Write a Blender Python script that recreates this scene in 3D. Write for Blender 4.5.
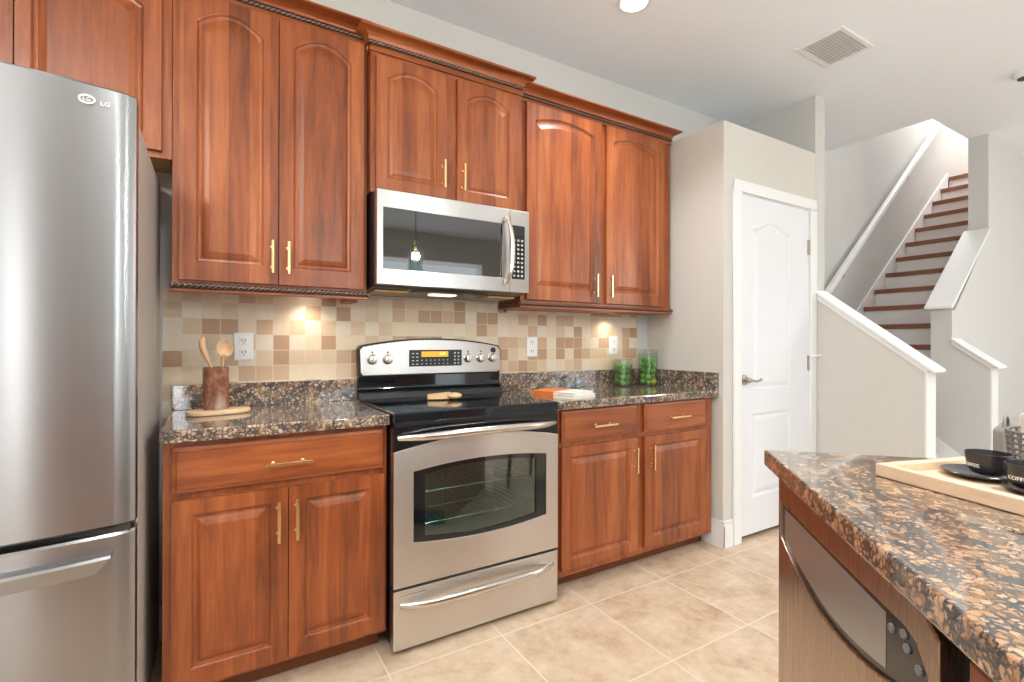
import bpy, bmesh, math, random
from mathutils import Vector, Matrix
random.seed(7)
S = bpy.context.scene
for o in list(bpy.data.objects): bpy.data.objects.remove(o)
COL = S.collection
PI = math.pi
R = math.radians

# ------------------------------------------------------------------ camera, world, lights, exposure
def make_camera():
    f, yaw, pitch, roll = 494.8, .5418, .0009, .0026
    loc = Vector((-.578, -2.4126, 1.1933))
    s, c = math.sin(yaw), math.cos(yaw)
    fh, rh, up = Vector((s, c, 0)), Vector((c, -s, 0)), Vector((0, 0, 1))
    F = fh*math.cos(pitch) + up*math.sin(pitch)
    U2 = -fh*math.sin(pitch) + up*math.cos(pitch)
    RR = rh*math.cos(roll) + U2*math.sin(roll)
    UU = -rh*math.sin(roll) + U2*math.cos(roll)
    cam = bpy.data.cameras.new('camera'); o = bpy.data.objects.new('camera', cam); COL.objects.link(o)
    m = Matrix((( RR.x, UU.x, -F.x, loc.x), (RR.y, UU.y, -F.y, loc.y), (RR.z, UU.z, -F.z, loc.z), (0, 0, 0, 1)))
    o.matrix_world = m
    cam.sensor_width = 36; cam.lens = f*36/1024; cam.clip_start = .05; cam.clip_end = 100
    S.camera = o
make_camera()

w = bpy.data.worlds.new('daylight'); S.world = w; w.use_nodes = True
w.node_tree.nodes['Background'].inputs[0].default_value = (.86, .93, 1, 1)
w.node_tree.nodes['Background'].inputs[1].default_value = 1.6
S.view_settings.view_transform = 'Standard'; S.view_settings.look = 'None'
S.view_settings.gamma = 1; S.view_settings.use_curve_mapping = False
S.view_settings.exposure = 0.22

def light(name, kind, loc, energy, color=(1, 1, 1), rot=(0, 0, 0), size=1, size_y=None, spot=None, rad=.05, blend=.6):
    l = bpy.data.lights.new(name, kind); o = bpy.data.objects.new(name, l); COL.objects.link(o)
    o.location = loc; o.rotation_euler = rot; l.energy = energy; l.color = color
    if kind == 'AREA':
        l.shape = 'RECTANGLE' if size_y else 'SQUARE'; l.size = size
        if size_y: l.size_y = size_y
    else: l.shadow_soft_size = rad
    if kind == 'SPOT': l.spot_size = spot or R(150); l.spot_blend = blend
    return o
DAY = (.96, .98, 1.0)
H_ = 2.877
YR = -5.6                                             # rear wall of the room
light('rear_narrow_fill', 'AREA', (-1.03, YR+.06, 1.35), 14, DAY, (R(90), 0, 0), .30, 2.0)  # added unseen fill, narrow to streak the refrigerator front
light('rear_wide_fill', 'AREA', (2.0, YR+.06, 1.35), 18, DAY, (R(90), 0, 0), 2.4, 2.2)  # added unseen fill from behind the viewer
light('rear_living_fill', 'AREA', (6.6, YR+.06, 1.5), 26, DAY, (R(90), 0, 0), 3.0, 2.0)  # added unseen fill for the living side
light('stair_daylight', 'AREA', (6.6, -.46, 5.0), 70, (1, .99, .98), (0, 0, 0), 1.8, .6)
CANS = [(1.2, -.622), (-.55, -1.3), (1.2, -2.9), (-.9, -3.6), (3.1, -2.2), (3.4, -4.0)]  # first is in view; the other recessed lamps are added fill
for x, y in CANS:
    light('recessed_and_fill_lamp', 'SPOT', (x, y, 2.84), 52, (.97, .985, 1), spot=R(112), rad=.07, blend=.8)
PEND = [(.90, -2.36), (.35, -2.98)]  # first mirrors in the microwave; second is added to light the room
for x, y in PEND: light('pendant_and_fill_bulb', 'POINT', (x, y, H_-.955), 76, (.98, .99, 1), rad=.03)
LIVING_FILL = (4.6, -3.3)
light('living_fill_bulbs', 'POINT', (LIVING_FILL[0], LIVING_FILL[1], 2.1), 60, (.95, .98, 1), rad=.15)  # added unseen fill lamp over the living area
light('left_fill_bulbs', 'POINT', (-1.6, -2.5, 2.45), 85, (.97, .985, 1), rad=.12)  # added unseen fill lamp, brightens faces turned to the left
for x, z in ((-.22, 1.385), (1.56, 1.358)):
    light('under_cabinet_lamp', 'SPOT', (x, -.075, z), 2.6, (1, .86, .68), spot=R(140), rad=.02, blend=1)
light('microwave_lamp', 'SPOT', (.36, -.2, 1.41), .7, (1, .9, .75), spot=R(140), rad=.03, blend=1)

# ------------------------------------------------------------------ materials
MATS = {}
def srgb(r, g, b):
    f = lambda c: (c/255/12.92) if c/255 <= .04045 else ((c/255+.055)/1.055)**2.4
    return (f(r), f(g), f(b), 1)
class NT:
    def __init__(s, name):
        s.m = bpy.data.materials.new(name); s.m.use_nodes = True; s.t = s.m.node_tree
        s.b = s.t.nodes['Principled BSDF']; MATS[name] = s.m
    def n(s, typ, **kw):
        x = s.t.nodes.new(typ)
        for k, v in kw.items():
            if k.startswith('_'): x.inputs[int(k[1:]) if k[1:].isdigit() else k[1:]].default_value = v
            else: setattr(x, k, v)
        return x
    def l(s, a, b): s.t.links.new(a, b)
    def set(s, **kw):
        for k, v in kw.items(): s.b.inputs[k.replace('_', ' ')].default_value = v
    def math(s, op, a, b=None, c=None):
        x = s.t.nodes.new('ShaderNodeMath'); x.operation = op
        for i, v in enumerate((a, b, c)):
            if v is None: continue
            if isinstance(v, (int, float)): x.inputs[i].default_value = v
            else: s.l(v, x.inputs[i])
        return x.outputs[0]
    def ramp(s, fac, stops, interp='LINEAR'):
        x = s.t.nodes.new('ShaderNodeValToRGB'); x.color_ramp.interpolation = interp
        e = x.color_ramp.elements
        while len(e) < len(stops): e.new(.5)
        for i, (p, c) in enumerate(stops): e[i].position = p; e[i].color = c
        s.l(fac, x.inputs[0]); return x.outputs[0]
    def mix(s, fac, a, b, mode='MIX'):
        x = s.t.nodes.new('ShaderNodeMix'); x.data_type = 'RGBA'; x.blend_type = mode
        for v, i in ((fac, 0), (a, 6), (b, 7)):
            if isinstance(v, (int, float, tuple)): x.inputs[i].default_value = v
            else: s.l(v, x.inputs[i])
        return x.outputs[2]
    def coords(s, scale=(1, 1, 1), rnd=0):
        tc = s.n('ShaderNodeTexCoord'); mp = s.n('ShaderNodeMapping'); mp.inputs['Scale'].default_value = scale
        if rnd:
            oi = s.n('ShaderNodeObjectInfo'); vm = s.n('ShaderNodeVectorMath', operation='SCALE'); vm.inputs[0].default_value = (rnd, rnd*.7, rnd*1.3)
            s.l(oi.outputs['Random'], vm.inputs['Scale']); va = s.n('ShaderNodeVectorMath', operation='ADD')
            s.l(tc.outputs['Object'], va.inputs[0]); s.l(vm.outputs[0], va.inputs[1]); s.l(va.outputs[0], mp.inputs['Vector'])
        else: s.l(tc.outputs['Object'], mp.inputs['Vector'])
        return mp.outputs[0]
    def noise(s, vec, scale, detail=4, rough=.5, dist=0):
        x = s.n('ShaderNodeTexNoise'); s.l(vec, x.inputs['Vector'])
        x.inputs['Scale'].default_value = scale; x.inputs['Detail'].default_value = detail
        x.inputs['Roughness'].default_value = rough; x.inputs['Distortion'].default_value = dist
        return x.outputs['Fac']
    def bump(s, h, strength=.2, dist=.01):
        x = s.n('ShaderNodeBump'); x.inputs['Strength'].default_value = strength; x.inputs['Distance'].default_value = dist
        s.l(h, x.inputs['Height']); s.l(x.outputs[0], s.b.inputs['Normal'])

def plain(name, col, rough=.5, metal=0, **kw):
    t = NT(name); t.set(Base_Color=srgb(*col), Roughness=rough, Metallic=metal, **kw)
    v = t.coords(); n = t.noise(v, 18, 3)
    c = t.mix(t.math('MULTIPLY', n, .12), srgb(*col), srgb(*[x*.86 for x in col])); t.l(c, t.b.inputs['Base Color'])
    return t
def wood(name, axis, dark, mid, light_, planks=False, rough=.36, rnd=9):
    t = NT(name)
    sc = [11, 11, 11]; sc[axis] = .9
    v = t.coords(tuple(sc), rnd)
    n1 = t.noise(v, 1.6, 7, .62, .7); n2 = t.noise(v, 9, 4, .6, .2)
    n3 = t.noise(t.coords((2.2, 2.2, 1.6), rnd), 1.4, 2)
    f = t.math('ADD', t.math('MULTIPLY', n1, .55), t.math('ADD', t.math('MULTIPLY', n2, .2), t.math('MULTIPLY', n3, .25)))
    if planks:
        oi = t.n('ShaderNodeObjectInfo'); sp = t.n('ShaderNodeSeparateXYZ'); t.l(t.coords((1, 1, 1), rnd), sp.inputs[0])
        k = t.math('FLOOR', t.math('MULTIPLY', sp.outputs[0], 14.0))
        wn = t.n('ShaderNodeTexWhiteNoise', noise_dimensions='1D'); t.l(k, wn.inputs['W'])
        f = t.math('ADD', f, t.math('MULTIPLY', t.math('SUBTRACT', wn.outputs[0], .5), .16))
    c = t.ramp(f, [(.34, dark), (.5, mid), (.66, light_)])
    t.l(c, t.b.inputs['Base Color']); t.set(Roughness=rough, Coat_Weight=.12, Coat_Roughness=.3)
    t.bump(n2, .05, .002); return t.m
CH = (srgb(104, 50, 20), srgb(150, 77, 36), srgb(178, 104, 56))
wood('cherry_vertical', 2, *CH); wood('cherry_panel', 2, *CH, planks=True); wood('cherry_horizontal', 0, *CH)
wood('beech', 0, srgb(205, 162, 112), srgb(222, 184, 138), srgb(236, 204, 162), rough=.5)
wood('beech_vertical', 2, srgb(200, 150, 105), srgb(224, 182, 138), srgb(236, 200, 160), rough=.55)
wood('tray_wood', 0, srgb(196, 164, 132), srgb(212, 184, 154), srgb(224, 202, 176), rough=.55, rnd=0)
wood('tread_wood', 1, srgb(104, 64, 46), srgb(134, 86, 64), srgb(156, 104, 80), rough=.35)
wood('brown_frame', 2, srgb(88, 60, 42), srgb(120, 84, 58), srgb(150, 110, 78))
t = NT('bark'); v = t.coords((1, 1, .6)); n = t.noise(v, 55, 6, .65, .6); n2 = t.noise(v, 9, 3)
c = t.ramp(n, [(.3, srgb(108, 66, 48)), (.55, srgb(156, 104, 78)), (.75, srgb(188, 146, 118))])
t.l(t.mix(t.ramp(n2, [(.55, (0, 0, 0, 1)), (.68, (1, 1, 1, 1))]), c, srgb(190, 168, 150)), t.b.inputs['Base Color']); t.set(Roughness=.85); t.bump(n, .6, .006)

def granite(name, scale, cols, rough=.09):
    t = NT(name); v = t.coords()
    nz = t.n('ShaderNodeTexNoise'); t.l(v, nz.inputs['Vector']); nz.inputs['Scale'].default_value = scale*.9; nz.inputs['Detail'].default_value = 3
    mv = t.n('ShaderNodeMix', data_type='VECTOR'); mv.inputs[0].default_value = .9/scale
    t.l(v, mv.inputs[4]); t.l(nz.outputs['Color'], mv.inputs[5])
    vo = t.n('ShaderNodeTexVoronoi', feature='DISTANCE_TO_EDGE'); t.l(mv.outputs[1], vo.inputs['Vector']); vo.inputs['Scale'].default_value = scale
    vc = t.n('ShaderNodeTexVoronoi', feature='F1'); t.l(mv.outputs[1], vc.inputs['Vector']); vc.inputs['Scale'].default_value = scale
    sp = t.n('ShaderNodeSeparateColor'); t.l(vc.outputs['Color'], sp.inputs[0])
    fine = t.noise(v, scale*4.2, 4, .7)
    cell = t.ramp(t.math('ADD', t.math('MULTIPLY', sp.outputs[0], .7), t.math('MULTIPLY', fine, .5)), [(.15, cols[0]), (.4, cols[1]), (.62, cols[2]), (.9, cols[3])])
    low = t.noise(v, scale*.34, 3, .55, .6)
    thr = t.math('ADD', t.math('ADD', vo.outputs['Distance'], t.math('MULTIPLY', t.math('SUBTRACT', fine, .5), .62)), t.math('MULTIPLY', t.math('SUBTRACT', low, .50), -1.1 if 'island' in name else -.7))
    edge = t.ramp(thr, [(.04, (1, 1, 1, 1)), (.23, (0, 0, 0, 1))])
    dk = t.ramp(fine, [(.35, cols[4]), (.7, cols[5])])
    t.l(t.mix(edge, cell, dk), t.b.inputs['Base Color'])
    t.set(Roughness=rough, IOR=1.65, Coat_Weight=.5, Coat_Roughness=.04); return t.m
granite('granite', 74, [srgb(84, 66, 54), srgb(140, 114, 92), srgb(176, 148, 120), srgb(204, 180, 154), srgb(40, 40, 46), srgb(98, 98, 104)])
granite('granite_island', 98, [srgb(84, 62, 46), srgb(140, 102, 72), srgb(172, 130, 96), srgb(190, 154, 124), srgb(30, 34, 36), srgb(84, 90, 92)], .07)

AROT = 0.25
def steel(name, col, rough, axis=0, br=.05, an=0):
    t = NT(name); sc = [420, 420, 420]; sc[axis] = 1.2
    n = t.noise(t.coords(tuple(sc)), 1, 3, .6)
    t.set(Metallic=1, Base_Color=srgb(*col))
    if an: t.b.inputs['Roughness'].default_value = rough
    else: t.l(t.math('ADD', t.math('MULTIPLY', n, .08), rough-.02), t.b.inputs['Roughness'])
    if an:
        tg = t.n('ShaderNodeTangent', direction_type='RADIAL', axis='Z'); t.l(tg.outputs[0], t.b.inputs['Tangent']); t.set(Anisotropic=an, Anisotropic_Rotation=AROT)
    if not an: t.bump(n, br*.4, .0004)
    return t.m
steel('stainless', (214, 208, 203), .30, an=.8); steel('stainless_micro', (196, 192, 188), .30, an=.8); steel('stainless_fridge', (158, 157, 157), .28, an=.85)
steel('stainless_dark', (150, 146, 142), .3, 2); steel('stainless_dw', (170, 150, 134), .26, 2)
plain('handle_steel', (214, 208, 200), .2, 1); plain('brass', (236, 206, 152), .26, 1); plain('nickel', (184, 174, 164), .28, 1)
plain('fridge_side', (186, 178, 171), .55)
t = plain('black_gloss', (16, 20, 26), .06); t.set(Coat_Weight=.5, Coat_Roughness=.02)
t = plain('dw_glass', (30, 33, 38), .15); plain('dw_reflection', (150, 144, 138), .22, .4); plain('black_satin', (24, 25, 28), .35); plain('dark_void', (22, 18, 16), .8); plain('black_key', (60, 62, 66), .4)
plain('vent_grey', (212, 212, 212), .8); plain('key_white', (190, 190, 188), .5); plain('dark_gasket', (58, 54, 52), .6)
plain('wall_paint', (206, 205, 202), .85); plain('pantry_paint', (211, 207, 200), .85)
plain('white_trim', (238, 238, 238), .4); plain('door_white', (232, 233, 238), .38)
t = plain('ceiling_paint', (242, 246, 252), .95); t.bump(t.noise(t.coords(), 26, 5, .6), .25, .004)
plain('white_plastic', (240, 240, 240), .35); plain('off_white', (236, 230, 214), .7); plain('paper', (238, 236, 232), .8)
plain('orange_cover', (236, 132, 60), .45); plain('slot', (70, 68, 66), .6); plain('rope_dark', (40, 30, 26), .3)
plain('rope_highlight_tan', (176, 138, 112), .4)
plain('mug_black', (40, 37, 40), .3); plain('mug_letter', (236, 234, 230), .5); plain('basket_grey', (116, 112, 108), .6)
plain('chair_grey', (150, 144, 138), .9); plain('plate_dark', (48, 48, 52), .22)
plain('oven_grey', (196, 206, 202), .45, 0); plain('rack_metal', (210, 210, 205), .25, 1); plain('burner_ring', (58, 60, 66), .2)
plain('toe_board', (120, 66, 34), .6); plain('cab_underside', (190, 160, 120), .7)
t = plain('lime_skin', (74, 132, 42), .32); n = t.noise(t.coords((1, 1, 1), 5), 12, 3)
oi = t.n('ShaderNodeObjectInfo'); t.l(t.mix(oi.outputs['Random'], srgb(84, 150, 54), srgb(150, 198, 88)), t.b.inputs['Base Color'])
plain('lemon_skin', (226, 206, 40), .35)
def emit(name, col, st):
    t = NT(name); t.set(Base_Color=srgb(*col), Emission_Color=srgb(*col), Emission_Strength=st); return t.m
emit('lamp_glow', (255, 248, 236), 5); emit('lens_warm', (255, 226, 180), 1.6); emit('bulb_glow', (255, 214, 150), 30); emit('display_amber', (214, 150, 38), .75); emit('display_digit', (255, 236, 130), 1.6)
emit('outside', (240, 246, 252), 2.2)
def glass(name, tint, rough=0, ior=1.45, alpha=.15, gl=1.0):
    t = NT(name); nt = t.t; nt.nodes.remove(t.b)
    tr = t.n('ShaderNodeBsdfTransparent'); tr.inputs[0].default_value = srgb(*tint)
    lw = t.n('ShaderNodeLayerWeight'); g = t.n('ShaderNodeBsdfGlossy'); g.inputs['Roughness'].default_value = rough; g.inputs[0].default_value = (gl, gl, gl, 1)
    lw.inputs[0].default_value = .5; fk = t.math('MULTIPLY', t.math('POWER', lw.outputs['Facing'], 4.0), .7 if ior > 1.3 else .1)
    mx = t.n('ShaderNodeMixShader'); t.l(t.math('MINIMUM', t.math('ADD', fk, alpha+.03), 1.0), mx.inputs[0]); t.l(tr.outputs[0], mx.inputs[1]); t.l(g.outputs[0], mx.inputs[2])
    t.l(mx.outputs[0], nt.nodes['Material Output'].inputs[0]); return t.m
glass('shade_cloth', (235, 228, 216), .6, 1.1, .0)
glass('jar_glass', (235, 242, 240), .0, 1.4, .03); glass('oven_glass', (206, 220, 216), .03, 1.5, .07)
glass('micro_glass', (60, 62, 64), .02, 1.5, .12); glass('window_glass', (245, 250, 250), 0, 1.4, .02)
glass('lens_glass', (90, 86, 82), .08, 1.5, .3); glass('blue_glass', (226, 238, 244), .05, 1.45, .22)

# backsplash tile (object origin = lower left corner of the field)
t = NT('wall_tile'); P_ = .0667; tc = t.n('ShaderNodeTexCoord'); sp = t.n('ShaderNodeSeparateXYZ'); t.l(tc.outputs['Object'], sp.inputs[0])
gx = t.math('DIVIDE', sp.outputs[0], P_); gz = t.math('DIVIDE', sp.outputs[2], P_)
cx = t.n('ShaderNodeCombineXYZ'); t.l(t.math('FLOOR', gx), cx.inputs[0]); t.l(t.math('FLOOR', gz), cx.inputs[1])
wn = t.n('ShaderNodeTexWhiteNoise', noise_dimensions='2D'); t.l(cx.outputs[0], wn.inputs['Vector'])
base = t.ramp(wn.outputs[0], [(0, srgb(226, 214, 196)), (.22, srgb(224, 206, 180)), (.48, srgb(214, 190, 160)), (.72, srgb(198, 166, 136)), (.88, srgb(178, 142, 112))], 'CONSTANT')
vv = t.coords(); n = t.noise(vv, 42, 5, .6, .8)
base = t.mix(t.math('MULTIPLY', n, .35), base, srgb(178, 150, 122))
def edge_mask(t, g, wdt):
    fr = t.math('FRACT', g); a = t.math('LESS_THAN', fr, wdt); b = t.math('GREATER_THAN', fr, 1-wdt); return t.math('MAXIMUM', a, b)
mk = t.math('MAXIMUM', edge_mask(t, gx, .02), edge_mask(t, gz, .02))
t.l(t.mix(mk, base, srgb(214, 200, 178)), t.b.inputs['Base Color']); t.set(Roughness=.5)
t.bump(t.math('SUBTRACT', t.math('MULTIPLY', n, .15), mk), .35, .002)
# floor tile
t = NT('floor_tile'); P_ = .4667; tc = t.n('ShaderNodeTexCoord'); sp = t.n('ShaderNodeSeparateXYZ'); t.l(tc.outputs['Object'], sp.inputs[0])
gx = t.math('DIVIDE', t.math('ADD', sp.outputs[0], -.427+.4667*40), P_); gy = t.math('DIVIDE', t.math('ADD', sp.outputs[1], .67+.4667*40), P_)
cx = t.n('ShaderNodeCombineXYZ'); t.l(t.math('FLOOR', gx), cx.inputs[0]); t.l(t.math('FLOOR', gy), cx.inputs[1])
wn = t.n('ShaderNodeTexWhiteNoise', noise_dimensions='2D'); t.l(cx.outputs[0], wn.inputs['Vector'])
va = t.n('ShaderNodeVectorMath', operation='MULTIPLY_ADD'); t.l(wn.outputs['Color'], va.inputs[0]); va.inputs[1].default_value = (7, 7, 7); t.l(tc.outputs['Object'], va.inputs[2])
n1 = t.noise(va.outputs[0], 5.5, 7, .62, .5); n2 = t.noise(va.outputs[0], 26, 5, .6)
f = t.math('ADD', t.math('MULTIPLY', n1, .7), t.math('MULTIPLY', n2, .3))
base = t.ramp(f, [(.32, srgb(172, 144, 118)), (.47, srgb(198, 173, 146)), (.62, srgb(212, 191, 166)), (.75, srgb(220, 203, 182))])
mk = t.math('MAXIMUM', edge_mask(t, gx, .0065), edge_mask(t, gy, .0065))
t.l(t.mix(mk, base, srgb(218, 204, 182)), t.b.inputs['Base Color']); t.set(Roughness=.42)
t.bump(t.math('SUBTRACT', t.math('MULTIPLY', f, .3), mk), .15, .002)

# ------------------------------------------------------------------ geometry helpers
ORG = {}
class MB:
    def __init__(s): s.v = []; s.f = []
    def add(s, vs, fs):
        k = len(s.v); s.v += [tuple(p) for p in vs]; s.f += [tuple(i+k for i in f) for f in fs]; return s
    def box(s, x0, x1, y0, y1, z0, z1):
        x0, x1 = min(x0, x1), max(x0, x1); y0, y1 = min(y0, y1), max(y0, y1); z0, z1 = min(z0, z1), max(z0, z1)
        vs = [(x, y, z) for x in (x0, x1) for y in (y0, y1) for z in (z0, z1)]
        return s.add(vs, [(0, 1, 3, 2), (4, 6, 7, 5), (0, 4, 5, 1), (2, 3, 7, 6), (0, 2, 6, 4), (1, 5, 7, 3)])
    def prism(s, poly, a, b, axis):            # poly = 2D in the two other axes, extruded a..b along axis
        def P3(p, t):
            if axis == 'x': return (t, p[0], p[1])
            if axis == 'y': return (p[0], t, p[1])
            return (p[0], p[1], t)
        n = len(poly); vs = [P3(p, a) for p in poly]+[P3(p, b) for p in poly]
        fs = [tuple(range(n)), tuple(range(2*n-1, n-1, -1))]+[(i, i+n, (i+1) % n+n, (i+1) % n) for i in range(n)]
        return s.add(vs, fs)
    def ring_prism(s, outer, inner, a, b, axis):   # same point count
        def P3(p, t): return (t, p[0], p[1]) if axis == 'x' else ((p[0], t, p[1]) if axis == 'y' else (p[0], p[1], t))
        n = len(outer); vs = [P3(p, a) for p in outer]+[P3(p, a) for p in inner]+[P3(p, b) for p in outer]+[P3(p, b) for p in inner]
        fs = []
        for i in range(n):
            j = (i+1) % n
            fs += [(i, j, n+j, n+i), (2*n+i, 3*n+i, 3*n+j, 2*n+j), (i, 2*n+i, 2*n+j, j), (n+i, n+j, 3*n+j, 3*n+i)]
        return s.add(vs, fs)
    def loft(s, loops, cap0=True, cap1=True, closed=True):
        n = len(loops[0]); vs = [p for L in loops for p in L]; fs = []
        for k in range(len(loops)-1):
            for i in range(n if closed else n-1):
                j = (i+1) % n; fs.append((k*n+i, k*n+j, (k+1)*n+j, (k+1)*n+i))
        if cap0: fs.append(tuple(range(n-1, -1, -1)))
        if cap1: fs.append(tuple((len(loops)-1)*n+i for i in range(n)))
        return s.add(vs, fs)
    def lathe(s, prof, c=(0, 0, 0), n=32, axis='z', cap=True):
        loops = []
        for r, h in prof:
            L = []
            for i in range(n):
                a = 2*PI*i/n; p = (r*math.cos(a), r*math.sin(a), h)
                if axis == 'y': p = (p[0], p[2], p[1])
                if axis == 'x': p = (p[2], p[0], p[1])
                L.append((p[0]+c[0], p[1]+c[1], p[2]+c[2]))
            loops.append(L)
        return s.loft(loops, cap, cap)
    def tube(s, pts, r, n=10, ry=None, up=(0, 0, 1)):
        pts = [Vector(p) for p in pts]; loops = []; up = Vector(up)
        for i, p in enumerate(pts):
            d = (pts[min(i+1, len(pts)-1)]-pts[max(i-1, 0)]).normalized()
            a = d.cross(up)
            if a.length < 1e-3: a = d.cross(Vector((1, 0, 0)))
            a.normalize(); b = a.cross(d)
            rr = r[i] if isinstance(r, (list, tuple)) else r
            r2 = (ry[i] if isinstance(ry, (list, tuple)) else ry) if ry else rr
            loops.append([p+a*rr*math.cos(2*PI*k/n)+b*r2*math.sin(2*PI*k/n) for k in range(n)])
        return s.loft(loops)
    def sphere(s, c, r, n=16, m=10, sc=(1, 1, 1)):
        prof = [(max(r*math.sin(PI*i/m), 1e-5), -r*math.cos(PI*i/m)) for i in range(m+1)]
        k = len(s.v); s.lathe(prof, (0, 0, 0), n)
        for i in range(k, len(s.v)):
            x, y, z = s.v[i]; s.v[i] = (x*sc[0]+c[0], y*sc[1]+c[1], z*sc[2]+c[2])
        return s
    def build(s, name, mat, parent=None, world=True, bevel=0, smooth=None, M=None, seg=2):
        me = bpy.data.meshes.new(name)
        off = Vector(ORG.get(parent.name, (0, 0, 0))) if (parent and world) else Vector((0, 0, 0))
        vs = [Vector(p) for p in s.v]
        if M is not None: vs = [M @ p for p in vs]
        me.from_pydata([p-off for p in vs], [], s.f)
        bm = bmesh.new(); bm.from_mesh(me); bmesh.ops.remove_doubles(bm, verts=bm.verts, dist=1e-6)
        bmesh.ops.recalc_face_normals(bm, faces=bm.faces); bm.to_mesh(me); bm.free()
        me.materials.append(MATS[mat]); o = bpy.data.objects.new(name, me); COL.objects.link(o)
        if parent: o.parent = parent; ORG[o.name] = tuple(off)
        if smooth is not None:
            me.shade_smooth(); me.set_sharp_from_angle(angle=R(smooth))
        if bevel:
            b = o.modifiers.new('bevel', 'BEVEL'); b.width = bevel; b.segments = seg; b.limit_method = 'ANGLE'; b.angle_limit = R(40)
        return o
def thing(name, label, cat, loc=(0, 0, 0), rotz=0, group=None):
    o = bpy.data.objects.new(name, None); COL.objects.link(o); o.location = loc; o.rotation_euler = (0, 0, rotz)
    o.empty_display_size = .05; o['label'] = label; o['category'] = cat
    if group: o['group'] = group
    ORG[o.name] = tuple(loc); return o
def tag(o, label, cat, group=None):
    o['label'] = label; o['category'] = cat
    if group: o['group'] = group
    return o
def struct(o): o['kind'] = 'structure'; return o
def recenter(o, loc):                       # move a top-level mesh's origin to loc without moving it
    o.data.transform(Matrix.Translation(-Vector(loc))); o.location = loc; return o
def text_mesh(txt, size, extrude=.0004):
    cu = bpy.data.curves.new('letters', 'FONT'); cu.body = txt; cu.size = size; cu.extrude = extrude
    cu.align_x = 'CENTER'; cu.align_y = 'CENTER'; cu.resolution_u = 3
    ob = bpy.data.objects.new('letters', cu); COL.objects.link(ob)
    dg = bpy.context.evaluated_depsgraph_get(); me = bpy.data.meshes.new_from_object(ob.evaluated_get(dg))
    vs = [tuple(v.co) for v in me.vertices]; fs = [tuple(p.vertices) for p in me.polygons]
    bpy.data.objects.remove(ob); return vs, fs
def front_text(txt, size, x, y, z, name, mat, parent):       # text facing -Y
    vs, fs = text_mesh(txt, size); m = MB(); m.add([(vx+x, y-vz, vy+z) for vx, vy, vz in vs], fs)
    return m.build(name, mat, parent)

# ------------------------------------------------------------------ the room
H = 2.877
XS, TH = 2.928, .119
YB = -.060
struct(MB().prism([(-1.95, YR-.1), (9.6, YR-.1), (9.6, .1), (-1.95, .1)], -.08, 0, 'z').build('floor', 'floor_tile'))
struct(MB().prism([(-1.95, YR-.1), (9.6, YR-.1), (9.6, -.853), (4.05, -.853), (4.05, .1), (-1.95, .1)], H, H+.1, 'z').build('ceiling', 'ceiling_paint'))
struct(MB().box(-1.95, XS+TH, 0, .1, 0, H).build('wall_back', 'wall_paint'))
struct(MB().box(-1.95, -1.85, YR, 0, 0, H).build('wall_left', 'wall_paint'))
struct(MB().box(9.5, 9.6, YR, -.978, 0, H).build('wall_right', 'wall_paint'))
# rear wall with three unseen openings, added to light the room
wr = MB(); ops = [(-1.2, -.86, .35, 2.35), (.8, 3.2, .05, 2.45), (5.1, 8.1, .5, 2.5)]
xs_ = -1.95
for (a, b, z0, z1) in ops:
    wr.box(xs_, a, YR-.1, YR, 0, H); wr.box(a, b, YR-.1, YR, 0, z0); wr.box(a, b, YR-.1, YR, z1, H); xs_ = b
wr.box(xs_, 9.6, YR-.1, YR, 0, H); struct(wr.build('wall_rear', 'wall_paint'))
for i, (a, b, z0, z1) in enumerate(ops):
    fr = MB(); k = .05
    fr.box(a, a+k, YR-.09, YR-.01, z0, z1).box(b-k, b, YR-.09, YR-.01, z0, z1).box(a, b, YR-.09, YR-.01, z0, z0+k).box(a, b, YR-.09, YR-.01, z1-k, z1)
    nn = max(1, round((b-a)/1.0))
    for j in range(1, nn): xm = a+(b-a)*j/nn; fr.box(xm-.025, xm+.025, YR-.085, YR-.015, z0, z1)
    wo = struct(fr.build('window_%d' % (i+1), 'white_trim'))  # unseen window frame, added along with the fill lights
    MB().box(a+k, b-k, YR-.055, YR-.05, z0+k, z1-k).build('pane', 'window_glass', wo)
# pantry enclosure
XP, YP, ZP = 1.9487, -.588, 2.480
DX0, DX1, DZ = 2.098, 2.858, 2.092
pw = MB().box(XP, XP+.1, YP, 0, 0, ZP).box(XP+.1, DX0, YP, YP+.1, 0, ZP).box(DX1, XS, YP, YP+.1, 0, ZP).box(DX0, DX1, YP, YP+.1, DZ, ZP).box(XP+.1, XS, YP+.1, 0, ZP-.08, ZP)
struct(pw.build('wall_pantry', 'pantry_paint'))
struct(MB().box(XS, XS+TH, YP-.001, 0, 0, H).build('wall_stair_side', 'wall_paint'))
# stairwell
struct(MB().box(XS+TH, 8.1, YB, .05, 0, 5.3).build('wall_stair_back', 'wall_paint'))
struct(MB().prism([(4.025, 0), (9.5, 0), (9.5, H), (4.754, H), (4.754, 2.075), (4.079, 1.430), (4.025, 1.430)], -.978, -.853, 'y').build('wall_stair_front', 'wall_paint'))
struct(MB().box(4.05, 8.1, -.978, -.853, H+.1, 5.3).box(3.95, 4.05, -.978, .05, H+.1, 5.3).box(3.95, 8.2, -.978, .05, 5.3, 5.4).build('wall_stairwell_upper', 'wall_paint'))
struct(MB().box(8.0, 8.1, -.853, YB, 3.126, 5.3).build('wall_stair_end', 'wall_paint'))
struct(MB().box(6.84, 8.0, -.853, YB, 3.0, 3.126).build('floor_upstairs', 'tread_wood'))
e = MB().box(7.985, 8.0, -.60, -.53, 3.126, 5.1).build('trim_7', 'white_trim'); struct(e)
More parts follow.
